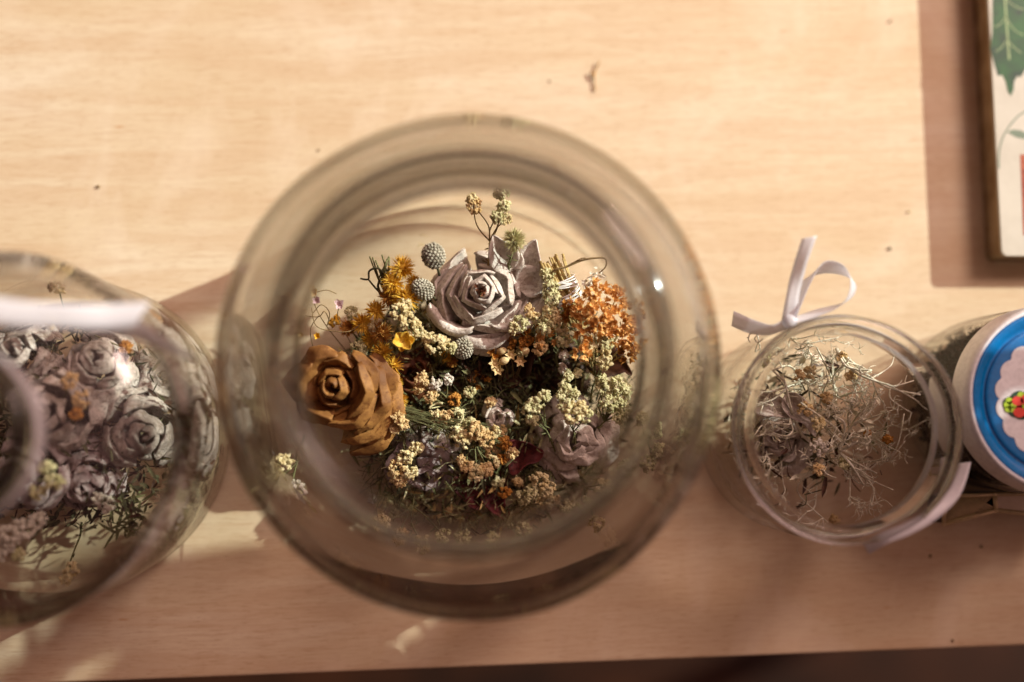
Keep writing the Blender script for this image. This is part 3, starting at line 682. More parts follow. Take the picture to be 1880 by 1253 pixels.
# lower left spread
sprig((735, 755, 2.4), [(850, 808, 3.4, .3), (872, 792, 3.5, .32, 'tan'), (893, 806, 3.4, .3, 'tan'), (838, 795, 3.3, .26, 'palegreen'), (905, 792, 3.3, .24), (862, 778, 3.2, .2, 'palegreen')], 'cream yarrow sprig lying across the lower middle of the largest jar', leaves=26)
sprig((865, 770, 2.4), [(858, 858, 3.3, .22, 'tan'), (875, 868, 3.3, .26, 'cream'), (893, 862, 3.3, .22, 'tan'), (905, 848, 3.2, .2, 'cream'), (848, 845, 3.2, .18, 'tan')], 'tan fan of florets hanging below the crossing yarrow stems', mat='tan', leaves=8)
sprig((740, 760, 1.8), [(745, 838, 2.8, .28), (730, 858, 2.7, .3, 'tan'), (752, 868, 2.7, .28), (735, 882, 2.6, .26, 'tan'), (765, 825, 2.7, .24), (722, 876, 2.5, .2)], 'cream and tan yarrow sprig left of the mauve rose', leaves=24)
sprig((800, 780, 2.2), [(730, 768, 3.2, .2, 'tan'), (740, 778, 3.1, .2), (725, 785, 3.0, .18, 'tan')], 'little tan yarrow sprig beside the tip of the tan brown rose', mat='tan')
sprig((740, 765, 2.2), [(800, 762, 3.1, .2), (822, 765, 3.1, .26, 'tan'), (840, 762, 3.1, .22, 'palegreen'), (812, 775, 3.0, .18)], 'yarrow sprig crossing the half hidden pale rose', leaves=10)
sprig((880, 800, 2.0), [(925, 812, 2.8, .26, 'amber'), (915, 790, 2.8, .24, 'tan'), (938, 830, 2.6, .24, 'tan'), (922, 842, 2.5, .2, 'amber'), (903, 830, 2.5, .2)], 'browner yarrow sprig under the smallest rosebud', mat='tan')
sprig((760, 900, .9), [(685, 915, 1.2, .14, 'white'), (700, 930, 1.2, .2), (725, 940, 1.2, .18, 'palegreen')], 'thin pale sprig on the glass floor near the bottom left of the largest jar', leaves=26)
sprig((560, 800, 1.5), [(520, 850, 3.6, .3), (500, 880, 3.5, .28), (545, 900, 3.2, .3, 'white'), (530, 930, 3.0, .28, 'white'), (560, 945, 2.8, .22)], 'white and cream sprig seen through the lower left neck of the largest jar', leaves=16)
sprig((1180, 800, 1.5), [(1200, 790, 3.4, .32, 'palegreen'), (1215, 830, 3.3, .3, 'palegreen'), (1190, 850, 3.2, .3, 'palegreen'), (1180, 770, 3.4, .25)], 'pale green sprig seen through the right neck of the largest jar', mat='palegreen', leaves=24)
sprig((900, 900, 1.0), [(850, 985, 1.8, .28, 'palegreen'), (905, 992, 1.8, .26), (960, 975, 2.0, .3, 'palegreen'), (1040, 930, 2.4, .26)], 'pale green sprig lying half behind the near edge of the largest jar mouth', mat='palegreen', leaves=40)
sprig((760, 880, 1.2), [(700, 962, 2.6, .3, 'cream'), (735, 985, 2.6, .3, 'tan'), (775, 1000, 2.6, .32), (815, 985, 2.4, .28, 'palegreen')], 'cream sprig partly hidden by the near left edge of the jar mouth', leaves=40)
sprig((1040, 880, 1.2), [(1075, 925, 2.8, .3, 'palegreen'), (1110, 895, 3.0, .3, 'cream'), (1150, 860, 3.0, .32, 'palegreen'), (1095, 965, 2.6, .3, 'cream')], 'cream and pale green sprig between the off white rose and the near right wall', leaves=40)
sprig((900, 760, 1.4), [(835, 735, 2.6, .22, 'amber'), (862, 720, 2.5, .2, 'palegreen'), (900, 740, 2.4, .18, 'tan')], 'dull small sprig low in the dark centre of the bouquet', leaves=16)
sprig((700, 700, 1.4), [(660, 640, 2.6, .3, 'palegreen'), (690, 600, 2.9, .26, 'cream'), (645, 575, 2.6, .22, 'palegreen'), (615, 590, 2.4, .2, 'yellow')], 'pale green sprig behind the top petals of the tan brown rose', leaves=40)
sprig((1000, 640, 1.8), [(1035, 625, 3.4, .28, 'palegreen'), (1050, 540, 3.2, .25, 'tan'), (990, 640, 3.2, .26, 'tan'), (960, 645, 3.0, .2, 'palegreen')], 'mixed sprig around the round orange bud', leaves=24)
sprig((930, 940, .8), [(800, 950, 1.0, .16, 'tan'), (820, 938, 1.0, .14, 'tan'), (870, 965, 1.0, .14)], 'crumbly tan sprig on the glass floor under the maroon leaves', mat='tan', leaves=20)

YG = 'yellow everlasting flowers in the largest jar'
for (x, y, z, R, mt, lab) in ((738, 492, 3.9, .5, 'yellow', 'highest yellow fluffy flower, left of the grey seed heads'), (722, 520, 3.8, .46, 'yellow', 'yellow fluffy flower second from the top on the left flank'),
                              (745, 548, 3.7, .55, 'yellow', 'widest yellow fluffy flower, left of the pale rose'), (715, 545, 3.5, .4, 'amber', 'amber fluffy flower left of the widest yellow one'),
                              (690, 572, 3.2, .42, 'yellow', 'yellow fluffy flower beside the cream sprig on the left flank'), (665, 595, 2.9, .42, 'yellow', 'yellow fluffy flower above the tip of the tan brown rose'),
                              (700, 612, 3.0, .45, 'amber', 'amber fluffy flower between the tan brown rose and the cream sprig'), (640, 602, 2.6, .36, 'amber', 'amber fluffy flower nearest the left wall above the tan brown rose'),
                              (702, 648, 3.1, .4, 'yellow', 'yellow fluffy flower touching the right edge of the tan brown rose'), (722, 672, 3.1, .38, 'yellow', 'yellow fluffy flower next to the rust red rose'),
                              (722, 702, 3.1, .36, 'yellow', 'yellow fluffy flower right of the heart of the tan brown rose'), (735, 735, 2.9, .3, 'yellow', 'lowest yellow fluffy flower, above the crossing stems'),
                              (760, 520, 3.6, .32, 'yellow', 'small yellow fluffy flower touching the grey seed heads'), (680, 625, 2.7, .36, 'yellow', 'yellow fluffy flower low behind the tan brown rose'),
                              (818, 655, 2.6, .25, 'yellow', 'small yellow flower under the pale rose near the grey seed head'), (830, 665, 2.5, .22, 'amber', 'small amber flower under the pale rose near the grey seed head')):
    sprig((x + 40, y + 40, 1.4), [(x, y, z, R, mt)], lab, kind='fluffy', group=YG, name='everlasting_flower', leaves=4, dens=1.3)
def open_flower():
    c = P(742, 628, 3.7); t = thing('open_flower', P(760, 660, 2), 'glossy yellow open flower with rounded petals left of the pale rose', 'dried flower')
    for k in range(6):
        q = k * 1.047 + .2; g = MB(); d = Vector((math.cos(q), math.sin(q), .3 + .25 * (k % 2)))
        leafshape(g, c, c + d * .42, .38, k, cup=.3, crump=.03, n=8, m=6, tip=1.2); g.build('petal', MT['yellow'], t, solid=.012)
    g = MB(); g.tube(spline([P(760, 660, 2), P(735, 655, 3), c], 5), .03, .03); g.build('stem', MT['stem'], t)
open_flower()
OG = 'orange everlasting flowers at the right of the largest jar'
for (x, y, z, R, mt, lab) in ((1095, 538, 4.1, .42, 'orange', 'highest orange flower cluster at the right wall'), (1065, 568, 4.0, .42, 'orange', 'orange flower cluster nearest the thread bound stems'),
                              (1130, 552, 3.9, .45, 'orange', 'orange flower cluster right of the highest one'), (1098, 582, 4.2, .52, 'orange', 'largest and most open orange flower cluster'),
                              (1140, 590, 4.0, .48, 'orange', 'orange flower cluster right of the largest one'), (1158, 622, 3.7, .48, 'orange', 'orange flower cluster pressed against the right wall'),
                              (1120, 615, 3.8, .42, 'orange', 'orange flower cluster behind the cream sprig'), (1070, 605, 3.9, .42, 'orange', 'orange flower cluster left below the largest one'),
                              (1066, 642, 4.0, .32, 'orange', 'round orange bud hanging over the dark brown rose'), (1160, 575, 3.5, .42, 'amber', 'darker orange flower cluster at the far right'),
                              (1150, 650, 3.3, .38, 'amber', 'lowest amber flower cluster by the right wall'), (1040, 575, 3.5, .32, 'amber', 'amber flower cluster under the thread bound stems')):
    sprig((1090, 690, 1.6), [(x, y, z, R, mt)], lab, kind='cups', group=OG, name='orange_everlasting', leaves=2, dens=1.25, green='straw')
AG = 'amber crumpled flowers under the large pale rose'
for (x, y, z, R, mt, lab) in ((952, 622, 3.0, .4, 'amber', 'amber crumpled flower right under the pale rose'), (980, 618, 3.1, .42, 'amber', 'amber crumpled flower second under the pale rose'),
                              (1005, 625, 3.2, .36, 'orange', 'lighter amber flower left of the round orange bud'), (905, 650, 2.7, .34, 'amber', 'amber flower left of the small star buds'),
                              (880, 700, 2.2, .3, 'amber', 'lone amber flower hanging into the dark centre')):
    sprig((930, 700, 1.2), [(x, y, z, R, mt)], lab, kind='cups', group=AG, name='amber_flower', leaves=3)
def star_buds():
    rnd = random.Random(9); b = P(930, 720, 1.2)
    t = thing('bud_sprig', b, 'sprig of small golden star buds over the dark centre', 'dried flower')
    pts = [(908, 668, 3.0), (921, 645, 3.0), (938, 652, 3.0), (963, 645, 3.1), (955, 664, 3.0), (925, 663, 3.1), (914, 680, 2.9)]
    g = MB()
    for p in pts: stem_to(g, b, P(*p), rnd, .02, .1)
    g.build('stem', MT['stem'], t)
    for k, p in enumerate(pts):
        g = MB(); c = P(*p)
        if k % 2: g.ball(c, .15, rnd, .06, axis=Vector((1, .3, .3)), squash=1.4, sub=2)
        else:
            for j in range(6):
                q = j * 1.05; g.blade(c, c + Vector((math.cos(q), math.sin(q), .5)) * .26, .13, curl=.2)
            g.ball(c, .09, rnd, .1)
        g.build('bud', MT['tan'], t)
star_buds()

def seed_head(px, py, z, rx, rz, lean, label, seed):
    rnd = random.Random(seed); c = P(px, py, z); ax = Vector(lean).normalized(); q = ax.to_track_quat('Z', 'Y')
    b = c - ax * rz * 1.1 - Vector((0, 0, 1.2)); t = thing('grey_bud', b, label, 'seed head', 'grey knobbly seed heads')
    g = MB(); n = 150; g.ball(c, rx * .9, None, 0, axis=ax, squash=rz / rx, sub=2)
    for k in range(n):
        u = 1 - 2 * (k + .5) / n; s = math.sqrt(1 - u * u); f = k * 2.39996
        d = q @ Vector((rx * s * math.cos(f), rx * s * math.sin(f), rz * u))
        g.ball(c + d, rx * .15 * rnd.uniform(.8, 1.2), rnd, .25)
    g.build('knobs', MT['cone'], t)
    g = MB(); g.tube(spline([c - ax * rz, c - ax * rz * 1.5 - Vector((0, 0, .4)), b], 5), .05, .05)
    for k in range(9):
        f = k * .7; d = q @ Vector((math.cos(f), math.sin(f), .5)); a = c - ax * rz
        g.blade(a, a + d * .3, .1, curl=.2)
    g.build('stem', MT['darkgreen'], t)
seed_head(796, 470, 4.2, .40, .46, (-.3, .9, .5), 'highest grey knobbly seed head, above left of the pale rose', 1)
seed_head(776, 532, 3.7, .36, .44, (-.7, .4, .6), 'grey seed head squeezed between the yellow flowers and the pale rose', 2)
seed_head(850, 640, 3.0, .36, .42, (.2, .5, .8), 'grey seed head in shade just under the pale rose', 3)

def bound_stems():
    rnd = random.Random(12); b = P(1058, 590, 2.4)
    t = thing('stem_bundle', b, 'bundle of straw coloured stems wound with white thread', 'stems')
    a = P(1012, 478, 3.3); mid = P(1035, 530, 3.2); g = MB(); ax = (a - b).normalized(); s = ax.cross(Vector((0, 0, 1))).normalized(); up = s.cross(ax)
    for k in range(30):
        o1 = s * rnd.uniform(-.5, .5) + up * rnd.uniform(-.25, .25); o0 = o1 * .7; o2 = s * rnd.uniform(-.6, .6) + up * rnd.uniform(-.3, .3)
        g.tube([b + o2, mid + o0, a + o1 + ax * rnd.uniform(-.25, .2)], rnd.uniform(.035, .06), None, 5)
    g.build('stems', MT['straw'], t)
    g = MB()
    for off, cnt in ((.25, 6), (-.35, 7)):
        for k in range(cnt):
            c = mid + ax * (off + (k - cnt / 2) * .055 + rnd.uniform(-.02, .02)); tl = rnd.uniform(-.25, .25); pts = []
            for j in range(21):
                q = j * 2 * math.pi / 20; pts.append(c + s * (.56 * math.cos(q)) + up * (.34 * math.sin(q)) + ax * (tl * math.cos(q)))
            g.tube(pts, .028, None, 5, cap=False)
    g.build('thread', MT['cotton'], t)
    # dark stems tied at the left
    b = P(725, 570, 2.2); t = thing('stem_bundle', b, 'bundle of dark green stem ends left of the yellow flowers', 'stems')
    g = MB()
    for k in range(12):
        g.tube(spline([b + Vector((rnd.uniform(-.3, .3), rnd.uniform(-.2, .2), 0)), P(705 + rnd.uniform(-12, 12), 525, 3), P(700 + rnd.uniform(-22, 22), 478 + rnd.uniform(-12, 18), 3.5)], 4), .035, .03)
    g.build('stems', MT['green'], t)
    g = MB(); g.tube(spline([P(662, 512, 3.0), P(676, 513, 3.2), P(678, 498, 3.4), P(693, 493, 3.5), P(703, 505, 3.3), P(694, 525, 3.0), P(700, 545, 2.7)], 6), .035, .05)
    g.tube(spline([P(676, 513, 3.2), P(690, 530, 3.0), P(708, 548, 2.7)], 6), .035, .04); g.build('tendril', MT['darkgreen'], t)
bound_stems()

def tendrils():
    rnd = random.Random(77)
    b = P(640, 650, 1.5); t = thing('wild_flower', b, 'fine curling stems with tiny pink flowers above the tan brown rose', 'dried flower')
    g = MB()
    for pts in ([(640, 650, 1.5), (600, 600, 2.4), (578, 560, 3.0), (580, 535, 3.4)], [(650, 640, 1.6), (630, 605, 2.6), (620, 580, 3.2), (624, 560, 3.4)],
                [(690, 560, 2.4), (650, 605, 3.2), (610, 608, 3.3), (580, 598, 3.3), (572, 565, 3.2)], [(600, 600, 3), (605, 575, 3.3), (590, 560, 3.4), (575, 575, 3.3)],
                [(578, 538, 3.4), (600, 533, 3.2), (618, 540, 3.0)], [(575, 640, 2), (570, 605, 2.9), (585, 580, 3.2)], [(605, 590, 3.1), (596, 572, 3.5), (585, 582, 3.3), (560, 580, 3.2)]):
        g.tube(spline([P(*p) for p in pts], 7), .02, .015, 4)
    g.build('stem', MT['stem'], t)
    for (x, y, z, s, m) in ((577, 538, 3.4, .26, 'tan'), (582, 553, 3.3, .24, 'pink'), (624, 560, 3.4, .30, 'pink'), (583, 618, 3.2, .2, 'yellow'), (553, 615, 3.0, .16, 'tan'), (573, 528, 3.5, .2, 'tan')):
        g = MB(); c = P(x, y, z)
        for j in range(5):
            q = j * 1.257 + rnd.random(); g.blade(c, c + Vector((math.cos(q), math.sin(q), .6)).normalized() * s, s * .6, curl=.3)
        g.ball(c - Vector((0, 0, .08)), s * .35, rnd, .1, squash=1.4); g.build('flower_head', MT[m], t)
    b = P(1000, 560, 2.4); t = thing('seed_sprig', b, 'long arching stem with a drooping pale seed head at the upper right', 'dried flower')
    g = MB(); g.tube(spline([b, P(1012, 503, 3.7), P(1040, 490, 3.9), P(1070, 478, 4.0), P(1095, 474, 4.0), P(1111, 476, 4.0), P(1112, 490, 3.9), P(1100, 502, 3.8)], 6), .05, .025); 
    g.tube(spline([P(1040, 490, 3.9), P(1065, 476, 4.1), P(1075, 474, 4.1)], 4), .03, .02); g.build('stem', MT['stem'], t)
    g = MB()
    for k in range(26):
        c = P(1104 - k * 1.3 + rnd.uniform(-5, 5), 496 + k * .9 + rnd.uniform(-6, 6), 3.7 + rnd.uniform(-.15, .15)); g.blade(c, c + Vector((rnd.uniform(-.2, .25), rnd.uniform(-.3, .05), rnd.uniform(-.1, .2))), .1, curl=.2)
    g.build('seeds', MT['white'], t, smooth=False)
    b = P(840, 740, 1.2); t = thing('curled_stem', b, 'pale club tipped stem curling in the dark centre', 'stems')
    g = MB(); g.tube(spline([b, P(790, 750, 3.2), P(800, 742, 3.3), P(812, 741, 3.4)], 6), .02, .05)
    g.tube(spline([b, P(842, 778, 3.1), P(850, 765, 3.3), P(842, 755, 3.4), P(833, 758, 3.4)], 6), .03, .05)
    g.build('stems', MT['palegreen'], t)
    b = P(950, 790, 1.4); t = thing('grass_blade', b, 'golden flat grass blade in the dark centre', 'grass blade')
    g = MB(); g.blade(b, P(951, 734, 3.0), .12, curl=.1, n=6); g.blade(b, P(945, 745, 2.6), .07, curl=.1, n=6); g.build('blades', MT['straw'], t)
tendrils()

def cross_stems():
    """long fine green stems that sweep from the tan rose to the yarrow"""
    rnd = random.Random(41); b = P(700, 745, 2.8)
    t = thing('fern_stems', b, 'fine green stems sweeping across the half hidden pale rose', 'stems')
    g = MB()
    for k in range(40):
        y = rnd.uniform(-12, 14); e = (rnd.uniform(820, 930), rnd.uniform(775, 815), rnd.uniform(2.9, 3.4))
        g.tube(spline([P(705 + rnd.uniform(-8, 8), 747 + y * .4, 2.9), P(770, 765 + y, 3.1 + rnd.uniform(-.2, .2)), P(*e)], 6), .014, .010, 4)
    g.build('stems', MT['green'], t)
    b = P(700, 800, 1.6); t = thing('fern_stems', b, 'fringe of fine dark green stems left of the mauve rose', 'stems')
    g = MB()
    for k in range(90):
        x = rnd.uniform(685, 770); y = rnd.uniform(780, 920)
        a = P(x, y, rnd.uniform(1.0, 2.2)); g.tube(spline([a, a + Vector((rnd.uniform(-.4, .3), rnd.uniform(-.5, .3), rnd.uniform(0, .4))), a + Vector((rnd.uniform(-.7, .4), rnd.uniform(-1, .4), rnd.uniform(-.1, .4)))], 4), .014, .01, 4)
    leaflets(g, P(700, 790, 1.6), P(735, 900, 1.8), 120, rnd, .35, .05)
    g.build('stems', MT['darkgreen'], t)
cross_stems()

def tangle():
    """dark dry herb filling under the flowers of the largest jar"""
    rnd = random.Random(55); g = MB(); c0 = P(865, 692, 0)
    for k in range(9000):
        q = rnd.uniform(0, 6.283); r = rnd.uniform(0, 6.4); z = .75 + rnd.random() * 1.55 * (1 - .5 * (r / 6.6) ** 2)
        a = c0 + Vector((r * math.cos(q), r * math.sin(q), z))
        # keep it under the bouquet's outline
        dx = (a.x - P(890, 720, z).x) / 5.7; dy = (a.y - P(880, 740, z).y) / 4.9
        if dx * dx + dy * dy > 1: continue
        if a.x < P(700, 800, z).x and a.y < P(700, 770, z).y and rnd.random() < .8: continue
        d = Vector((rnd.gauss(0, 1), rnd.gauss(0, 1), rnd.gauss(.1, .6))).normalized() * rnd.uniform(.25, .8)
        b = a + d; b.z = max(b.z, .75); rb = Vector((b.x - c0.x, b.y - c0.y)).length
        if rb > 6.6: continue
        cc = ((a.x - P(930, 700, z).x) / 2.6) ** 2 + ((a.y - P(930, 690, z).y) / 1.5) ** 2
        g.cur = rnd.choice((0, 0, 1, 2)) if cc < 1 else rnd.choice((0, 0, 0, 1, 2, 2, 2, 3, 4, 4))  # darker herbs in the centre paint in its weaker light
        if k % 3: g.blade(a, b, rnd.uniform(.05, .16), nrm=(rnd.gauss(0, 1), rnd.gauss(0, 1), 1), curl=.2)
        else: g.tube([a, (a + b) / 2 + d.orthogonal() * .1, b], .022, .012, 4)
    tag(g.build('dry_herbs', [MT['darkgreen'], MT['dark'], MT['green'], MT['straw'], MT['palegreen'], MT['cream']], None, origin=c0, smooth=False), 'tangle of dark and straw coloured dry herbs under the flowers of the largest jar', 'dried herbs', kind='stuff')
    # light crumbs lying on the glass floor
    g = MB()
    for k in range(420):
        q = rnd.uniform(0, 6.283); r = 6.6 * math.sqrt(rnd.random()); a = c0 + Vector((r * math.cos(q), r * math.sin(q), .74))
        if a.y > P(800, 640, 0).y and rnd.random() < .93: continue
        d = Vector((rnd.gauss(0, 1), rnd.gauss(0, 1), .1)).normalized() * rnd.uniform(.1, .5); g.cur = rnd.choice((0, 1))
        if (a + d - c0).xy.length > 6.7: continue
        g.tube([a, a + d * .5 + Vector((rnd.uniform(-.06, .06), rnd.uniform(-.06, .06), .05)), a + d], .018, .01, 4)
    tag(g.build('flower_crumbs', [MT['straw'], MT['cream']], None, origin=c0, smooth=False), 'fine straw crumbs on the glass floor of the largest jar', 'crumbs', kind='stuff')
tangle()

# ------------------------------------------------------------------ left jar contents
LG = 'grey roses packed in the left jar'
for (x, y, z, R, tl, sd, mt, lab) in ((262, 800, 4.2, 1.7, (.15, .35), 51, 'greydark', 'grey rose nearest the right wall of the left jar'),
                                      (75, 760, 5.4, 1.7, (.1, .1), 52, 'greydark', 'large grey rose in the middle of the left jar'),
                                      (175, 655, 4.6, 1.5, (-.3, .2), 53, 'greydark', 'grey rose right below the ribbon ends of the left jar'),
                                      (20, 640, 4.4, 1.6, (-.2, 0), 54, 'greydark', 'grey rose under the ribbon at the picture edge'),
                                      (15, 890, 5.0, 1.7, (.3, -.1), 55, 'mauve', 'mauve rose low at the picture edge in the left jar'),
                                      (150, 900, 4.0, 1.5, (.35, .15), 56, 'mauve', 'crumpled mauve rose lowest in the left jar'),
                                      (300, 690, 3.0, 1.3, (-.2, .5), 57, 'greydark', 'small grey rose against the upper right wall of the left jar')):
    rose(x, y, z, R, MT[mt], lab, seed=sd, tilt=tl, n=10, band=.36, slope=.8, crump=.11, depth=1.6, drop=.15, group=LG, folds=2 + sd % 2, rip=.05)
LS = 'dried sprigs in the left jar'
sprig((120, 830, 2), [(128, 700, 5.3, .25, 'tan'), (150, 735, 5.2, .28, 'tan'), (140, 760, 5.2, .2, 'amber')], 'tan sprig between the grey roses of the left jar', mat='tan', group=LS)
sprig((100, 860, 2), [(85, 860, 5.4, .25, 'palegreen'), (100, 885, 5.3, .3, 'palegreen'), (70, 905, 5.2, .25)], 'pale green sprig beside the mauve rose of the left jar', mat='palegreen', group=LS, leaves=40)
sprig((60, 940, 1.5), [(20, 985, 4.6, .4, 'white'), (45, 970, 4.6, .35, 'white'), (5, 1010, 4.5, .35), (35, 1020, 4.4, .2, 'palegreen'), (70, 955, 4.4, .3, 'white')], 'white flower sprig low at the picture edge in the left jar', mat='white', group=LS, leaves=20)
sprig((150, 960, 1.5), [(130, 1048, 3.0, .28, 'cream'), (122, 1062, 3.0, .2, 'cream')], 'single cream sprig lying apart at the bottom of the left jar', group=LS, leaves=8)
sprig((210, 850, 2), [(195, 925, 3.6, .3, 'white'), (180, 915, 3.6, .2, 'white')], 'small white sprig below the grey rose of the left jar', mat='white', group=LS)
sprig((150, 620, 2), [(105, 528, 4.0, .25, 'cream'), (90, 590, 5.0, .25, 'tan'), (230, 640, 4.2, .22, 'amber')], 'thin sprig reaching up to the ribbon of the left jar', group=LS)
def left_fill():
    rnd = random.Random(66); g = MB()
    for k in range(2600):
        q = rnd.uniform(0, 6.283); r = rnd.uniform(0, 4.6); z = rnd.uniform(.8, 3.9); a = LEFT + Vector((r * math.cos(q), r * math.sin(q) , z))
        if a.y < LEFT.y - 3.3: continue
        d = Vector((rnd.gauss(0, 1), rnd.gauss(0, 1), rnd.gauss(.1, .6))).normalized() * rnd.uniform(.25, .7); b = a + d
        if (b - LEFT).xy.length > 4.9 or b.z < .7: continue
        g.cur = rnd.choice((0, 0, 1)); g.blade(a, b, rnd.uniform(.06, .2), nrm=(rnd.gauss(0, 1), rnd.gauss(0, 1), 1), curl=.2)
    for k in range(70):
        a = P(rnd.uniform(205, 265), rnd.uniform(900, 985), 3.0); g.cur = 2
        g.blade(a, a + Vector((rnd.gauss(0, .3), rnd.gauss(0, .3), rnd.uniform(-.3, .2))), .1, curl=.2)
    tag(g.build('dry_herbs', [MT['darkgreen'], MT['dark'], MT['green']], None, origin=LEFT, smooth=False), 'dark dry herbs between the roses of the left jar', 'dried herbs', kind='stuff')
left_fill()

# ------------------------------------------------------------------ right jar contents
def twig(base, tips, label, seed, r=.055, curly=3):
    r *= .95
    rnd = random.Random(seed); b = P(*base); t = thing('silver_twig', b, label, 'twig', 'silvery branching twigs in the small open jar')
    g = MB(); fork = b
    def branch(a, e, r, depth):
        m = (a + e) / 2 + Vector((rnd.gauss(0, 1), rnd.gauss(0, 1), rnd.gauss(0, .5))) * .16 * (e - a).length
        pts = spline([a, m, e], 5); g.tube(pts, r, r * .65, 6)
        if depth > 0:
            for k in range(2 + (depth > 1)):
                p = pts[rnd.randint(2, len(pts) - 1)]; d = (e - a).normalized() + Vector((rnd.gauss(0, .7), rnd.gauss(0, .7), rnd.gauss(0, .4)))
                branch(p, p + d.normalized() * (e - a).length * rnd.uniform(.3, .5), r * .6, depth - 1)
        else:
            for k in range(curly):
                d = Vector((rnd.gauss(0, 1), rnd.gauss(0, 1), rnd.gauss(.3, .5))).normalized() * rnd.uniform(.15, .38)
                s = d.orthogonal() * .5
                g.tube(spline([e, e + d * .6 + s * rnd.uniform(-.5, .5), e + d + s * rnd.uniform(-.8, .8)], 4), r * .9, r * .8, 5)
    for tp in tips: branch(b, P(*tp), r, 2)
    g.build('branches', MT['silver'], t)
def right_jar():
    twig((1540, 830, 3.4), [(1533, 765, 4.0), (1585, 770, 4.3), (1600, 800, 4.1), (1610, 870, 3.6), (1585, 890, 3.4)], 'silvery twig forking in the middle of the small jar', 1, .06)
    twig((1520, 830, 2.6), [(1470, 740, 4.0), (1440, 700, 3.8), (1480, 850, 3.4)], 'silvery twig leaning left over the pale rose in the small jar', 2, .07)
    twig((1480, 700, 3.0), [(1420, 680, 4.0), (1400, 720, 4.0), (1460, 640, 3.8), (1395, 760, 3.6)], 'dense curly silver twig at the upper left of the small jar', 3, .05, 4)
    twig((1540, 730, 2.8), [(1500, 640, 3.8), (1560, 660, 4.0), (1590, 720, 4.2)], 'curly silver twig at the top of the small jar', 4, .05, 4)
    twig((1535, 640, 3.4), [(1600, 680, 4.3), (1640, 710, 4.4), (1690, 725, 4.6)], 'longest bare twig reaching the right wall of the small jar', 5, .06, 0)
    twig((1560, 850, 2.0), [(1640, 900, 3.4), (1600, 930, 3.2), (1560, 930, 3.4), (1660, 760, 3.8)], 'spreading pale twig at the lower right of the small jar', 12, .035, 4)
    twig((1500, 860, 1.6), [(1480, 940, 2.6), (1520, 960, 2.6), (1440, 900, 2.6)], 'thin silver twig at the bottom of the small jar', 6, .035)
    twig((1560, 790, 2.6), [(1600, 745, 4.0), (1575, 735, 4.0), (1620, 760, 3.6)], 'small curly twig right of the fork in the small jar', 7, .045, 4)
    twig((1400, 860, 1.8), [(1385, 800, 3.6), (1400, 850, 3.4), (1420, 900, 2.8)], 'silver twig over the pale rose by the left wall of the small jar', 8, .04)
    twig((1600, 800, 2.6), [(1650, 830, 3.6), (1640, 780, 3.8), (1620, 850, 3.2)], 'sparse silver twig nearest the right side of the small jar', 9, .035, 4)
    twig((1450, 620, 2.6), [(1500, 615, 3.8), (1430, 640, 3.8), (1540, 620, 3.6)], 'curly silver twig highest in the small jar, under the ribbon bow', 10, .04, 5)
    twig((1500, 760, 2.2), [(1450, 780, 3.9), (1560, 820, 3.9), (1520, 700, 4.0), (1560, 740, 3.8)], 'loose silver twig crossing over the slanting pale leaf', 11, .035, 5)
    rose(1428, 808, 2.6, 1.5, MT['greyrose'], 'crumpled pale rose against the left wall of the small open jar', seed=71, tilt=(.1, -.3), n=9, band=.4, crump=.13, depth=1.3, group=ROSEG, folds=3)
    for k, (a, b, w, lab) in enumerate((((1385, 735, 2.8), (1460, 765, 3.3), 1.0, 'pale curled leaf above the pale rose in the small open jar'), ((1440, 720, 3.2), (1500, 800, 3.2), .8, 'long pale leaf slanting over the middle of the small open jar'))):
        g = MB(); leafshape(g, P(*a), P(*b), w, 81 + k, cup=.1, crump=.1, fold=.4)
        tag(g.build('pale_leaf', MT['greyrose'], None, origin=P(*a), solid=.03), lab, 'leaf')
    RG = 'small gold flower heads in the small open jar'
    for (x, y, z, R, mt, lab) in ((1488, 684, 4.0, .2, 'cream', 'cream flower head right of the curly twig in the small jar'), (1465, 690, 4.0, .2, 'tan', 'tan flower head among the curly twig in the small jar'), (1518, 730, 3.8, .2, 'tan', 'tan flower head behind the fork of the twig'),
                                  (1478, 752, 3.8, .24, 'tan', 'tan flower head on the slanting pale leaf'), (1500, 778, 3.8, .24, 'cream', 'cream flower head at the end of the slanting pale leaf'), (1500, 822, 3.7, .30, 'white', 'whitish flower head in the lower middle of the small jar'),
                                  (1502, 862, 3.5, .2, 'tan', 'tan flower head lowest in the cluster of the small jar'), (1562, 690, 3.8, .18, 'tan', 'tan flower head at the upper middle of the small jar'), (1592, 796, 3.8, .1, 'amber', 'tiny amber flower head on the fork tip'),
                                  (1628, 806, 3.6, .12, 'amber', 'tiny amber flower head nearest the right wall of the small jar'), (1530, 955, 1.6, .16, 'tan', 'tan flower head at the very bottom of the small jar'), (1545, 655, 3.6, .16, 'tan', 'tan flower head near the top of the small jar'), (1550, 850, 3.4, .18, 'palegreen', 'pale green flower head right of the whitish one'), (1405, 660, 3.6, .25, 'palegreen', 'pale green flower head at the upper left of the small jar')):
        sprig((x + 8, y + 20, 1.6), [(x, y, z, R, mt)], lab, group=RG, name='gold_flower', leaves=8)
    rnd = random.Random(90); g = MB()
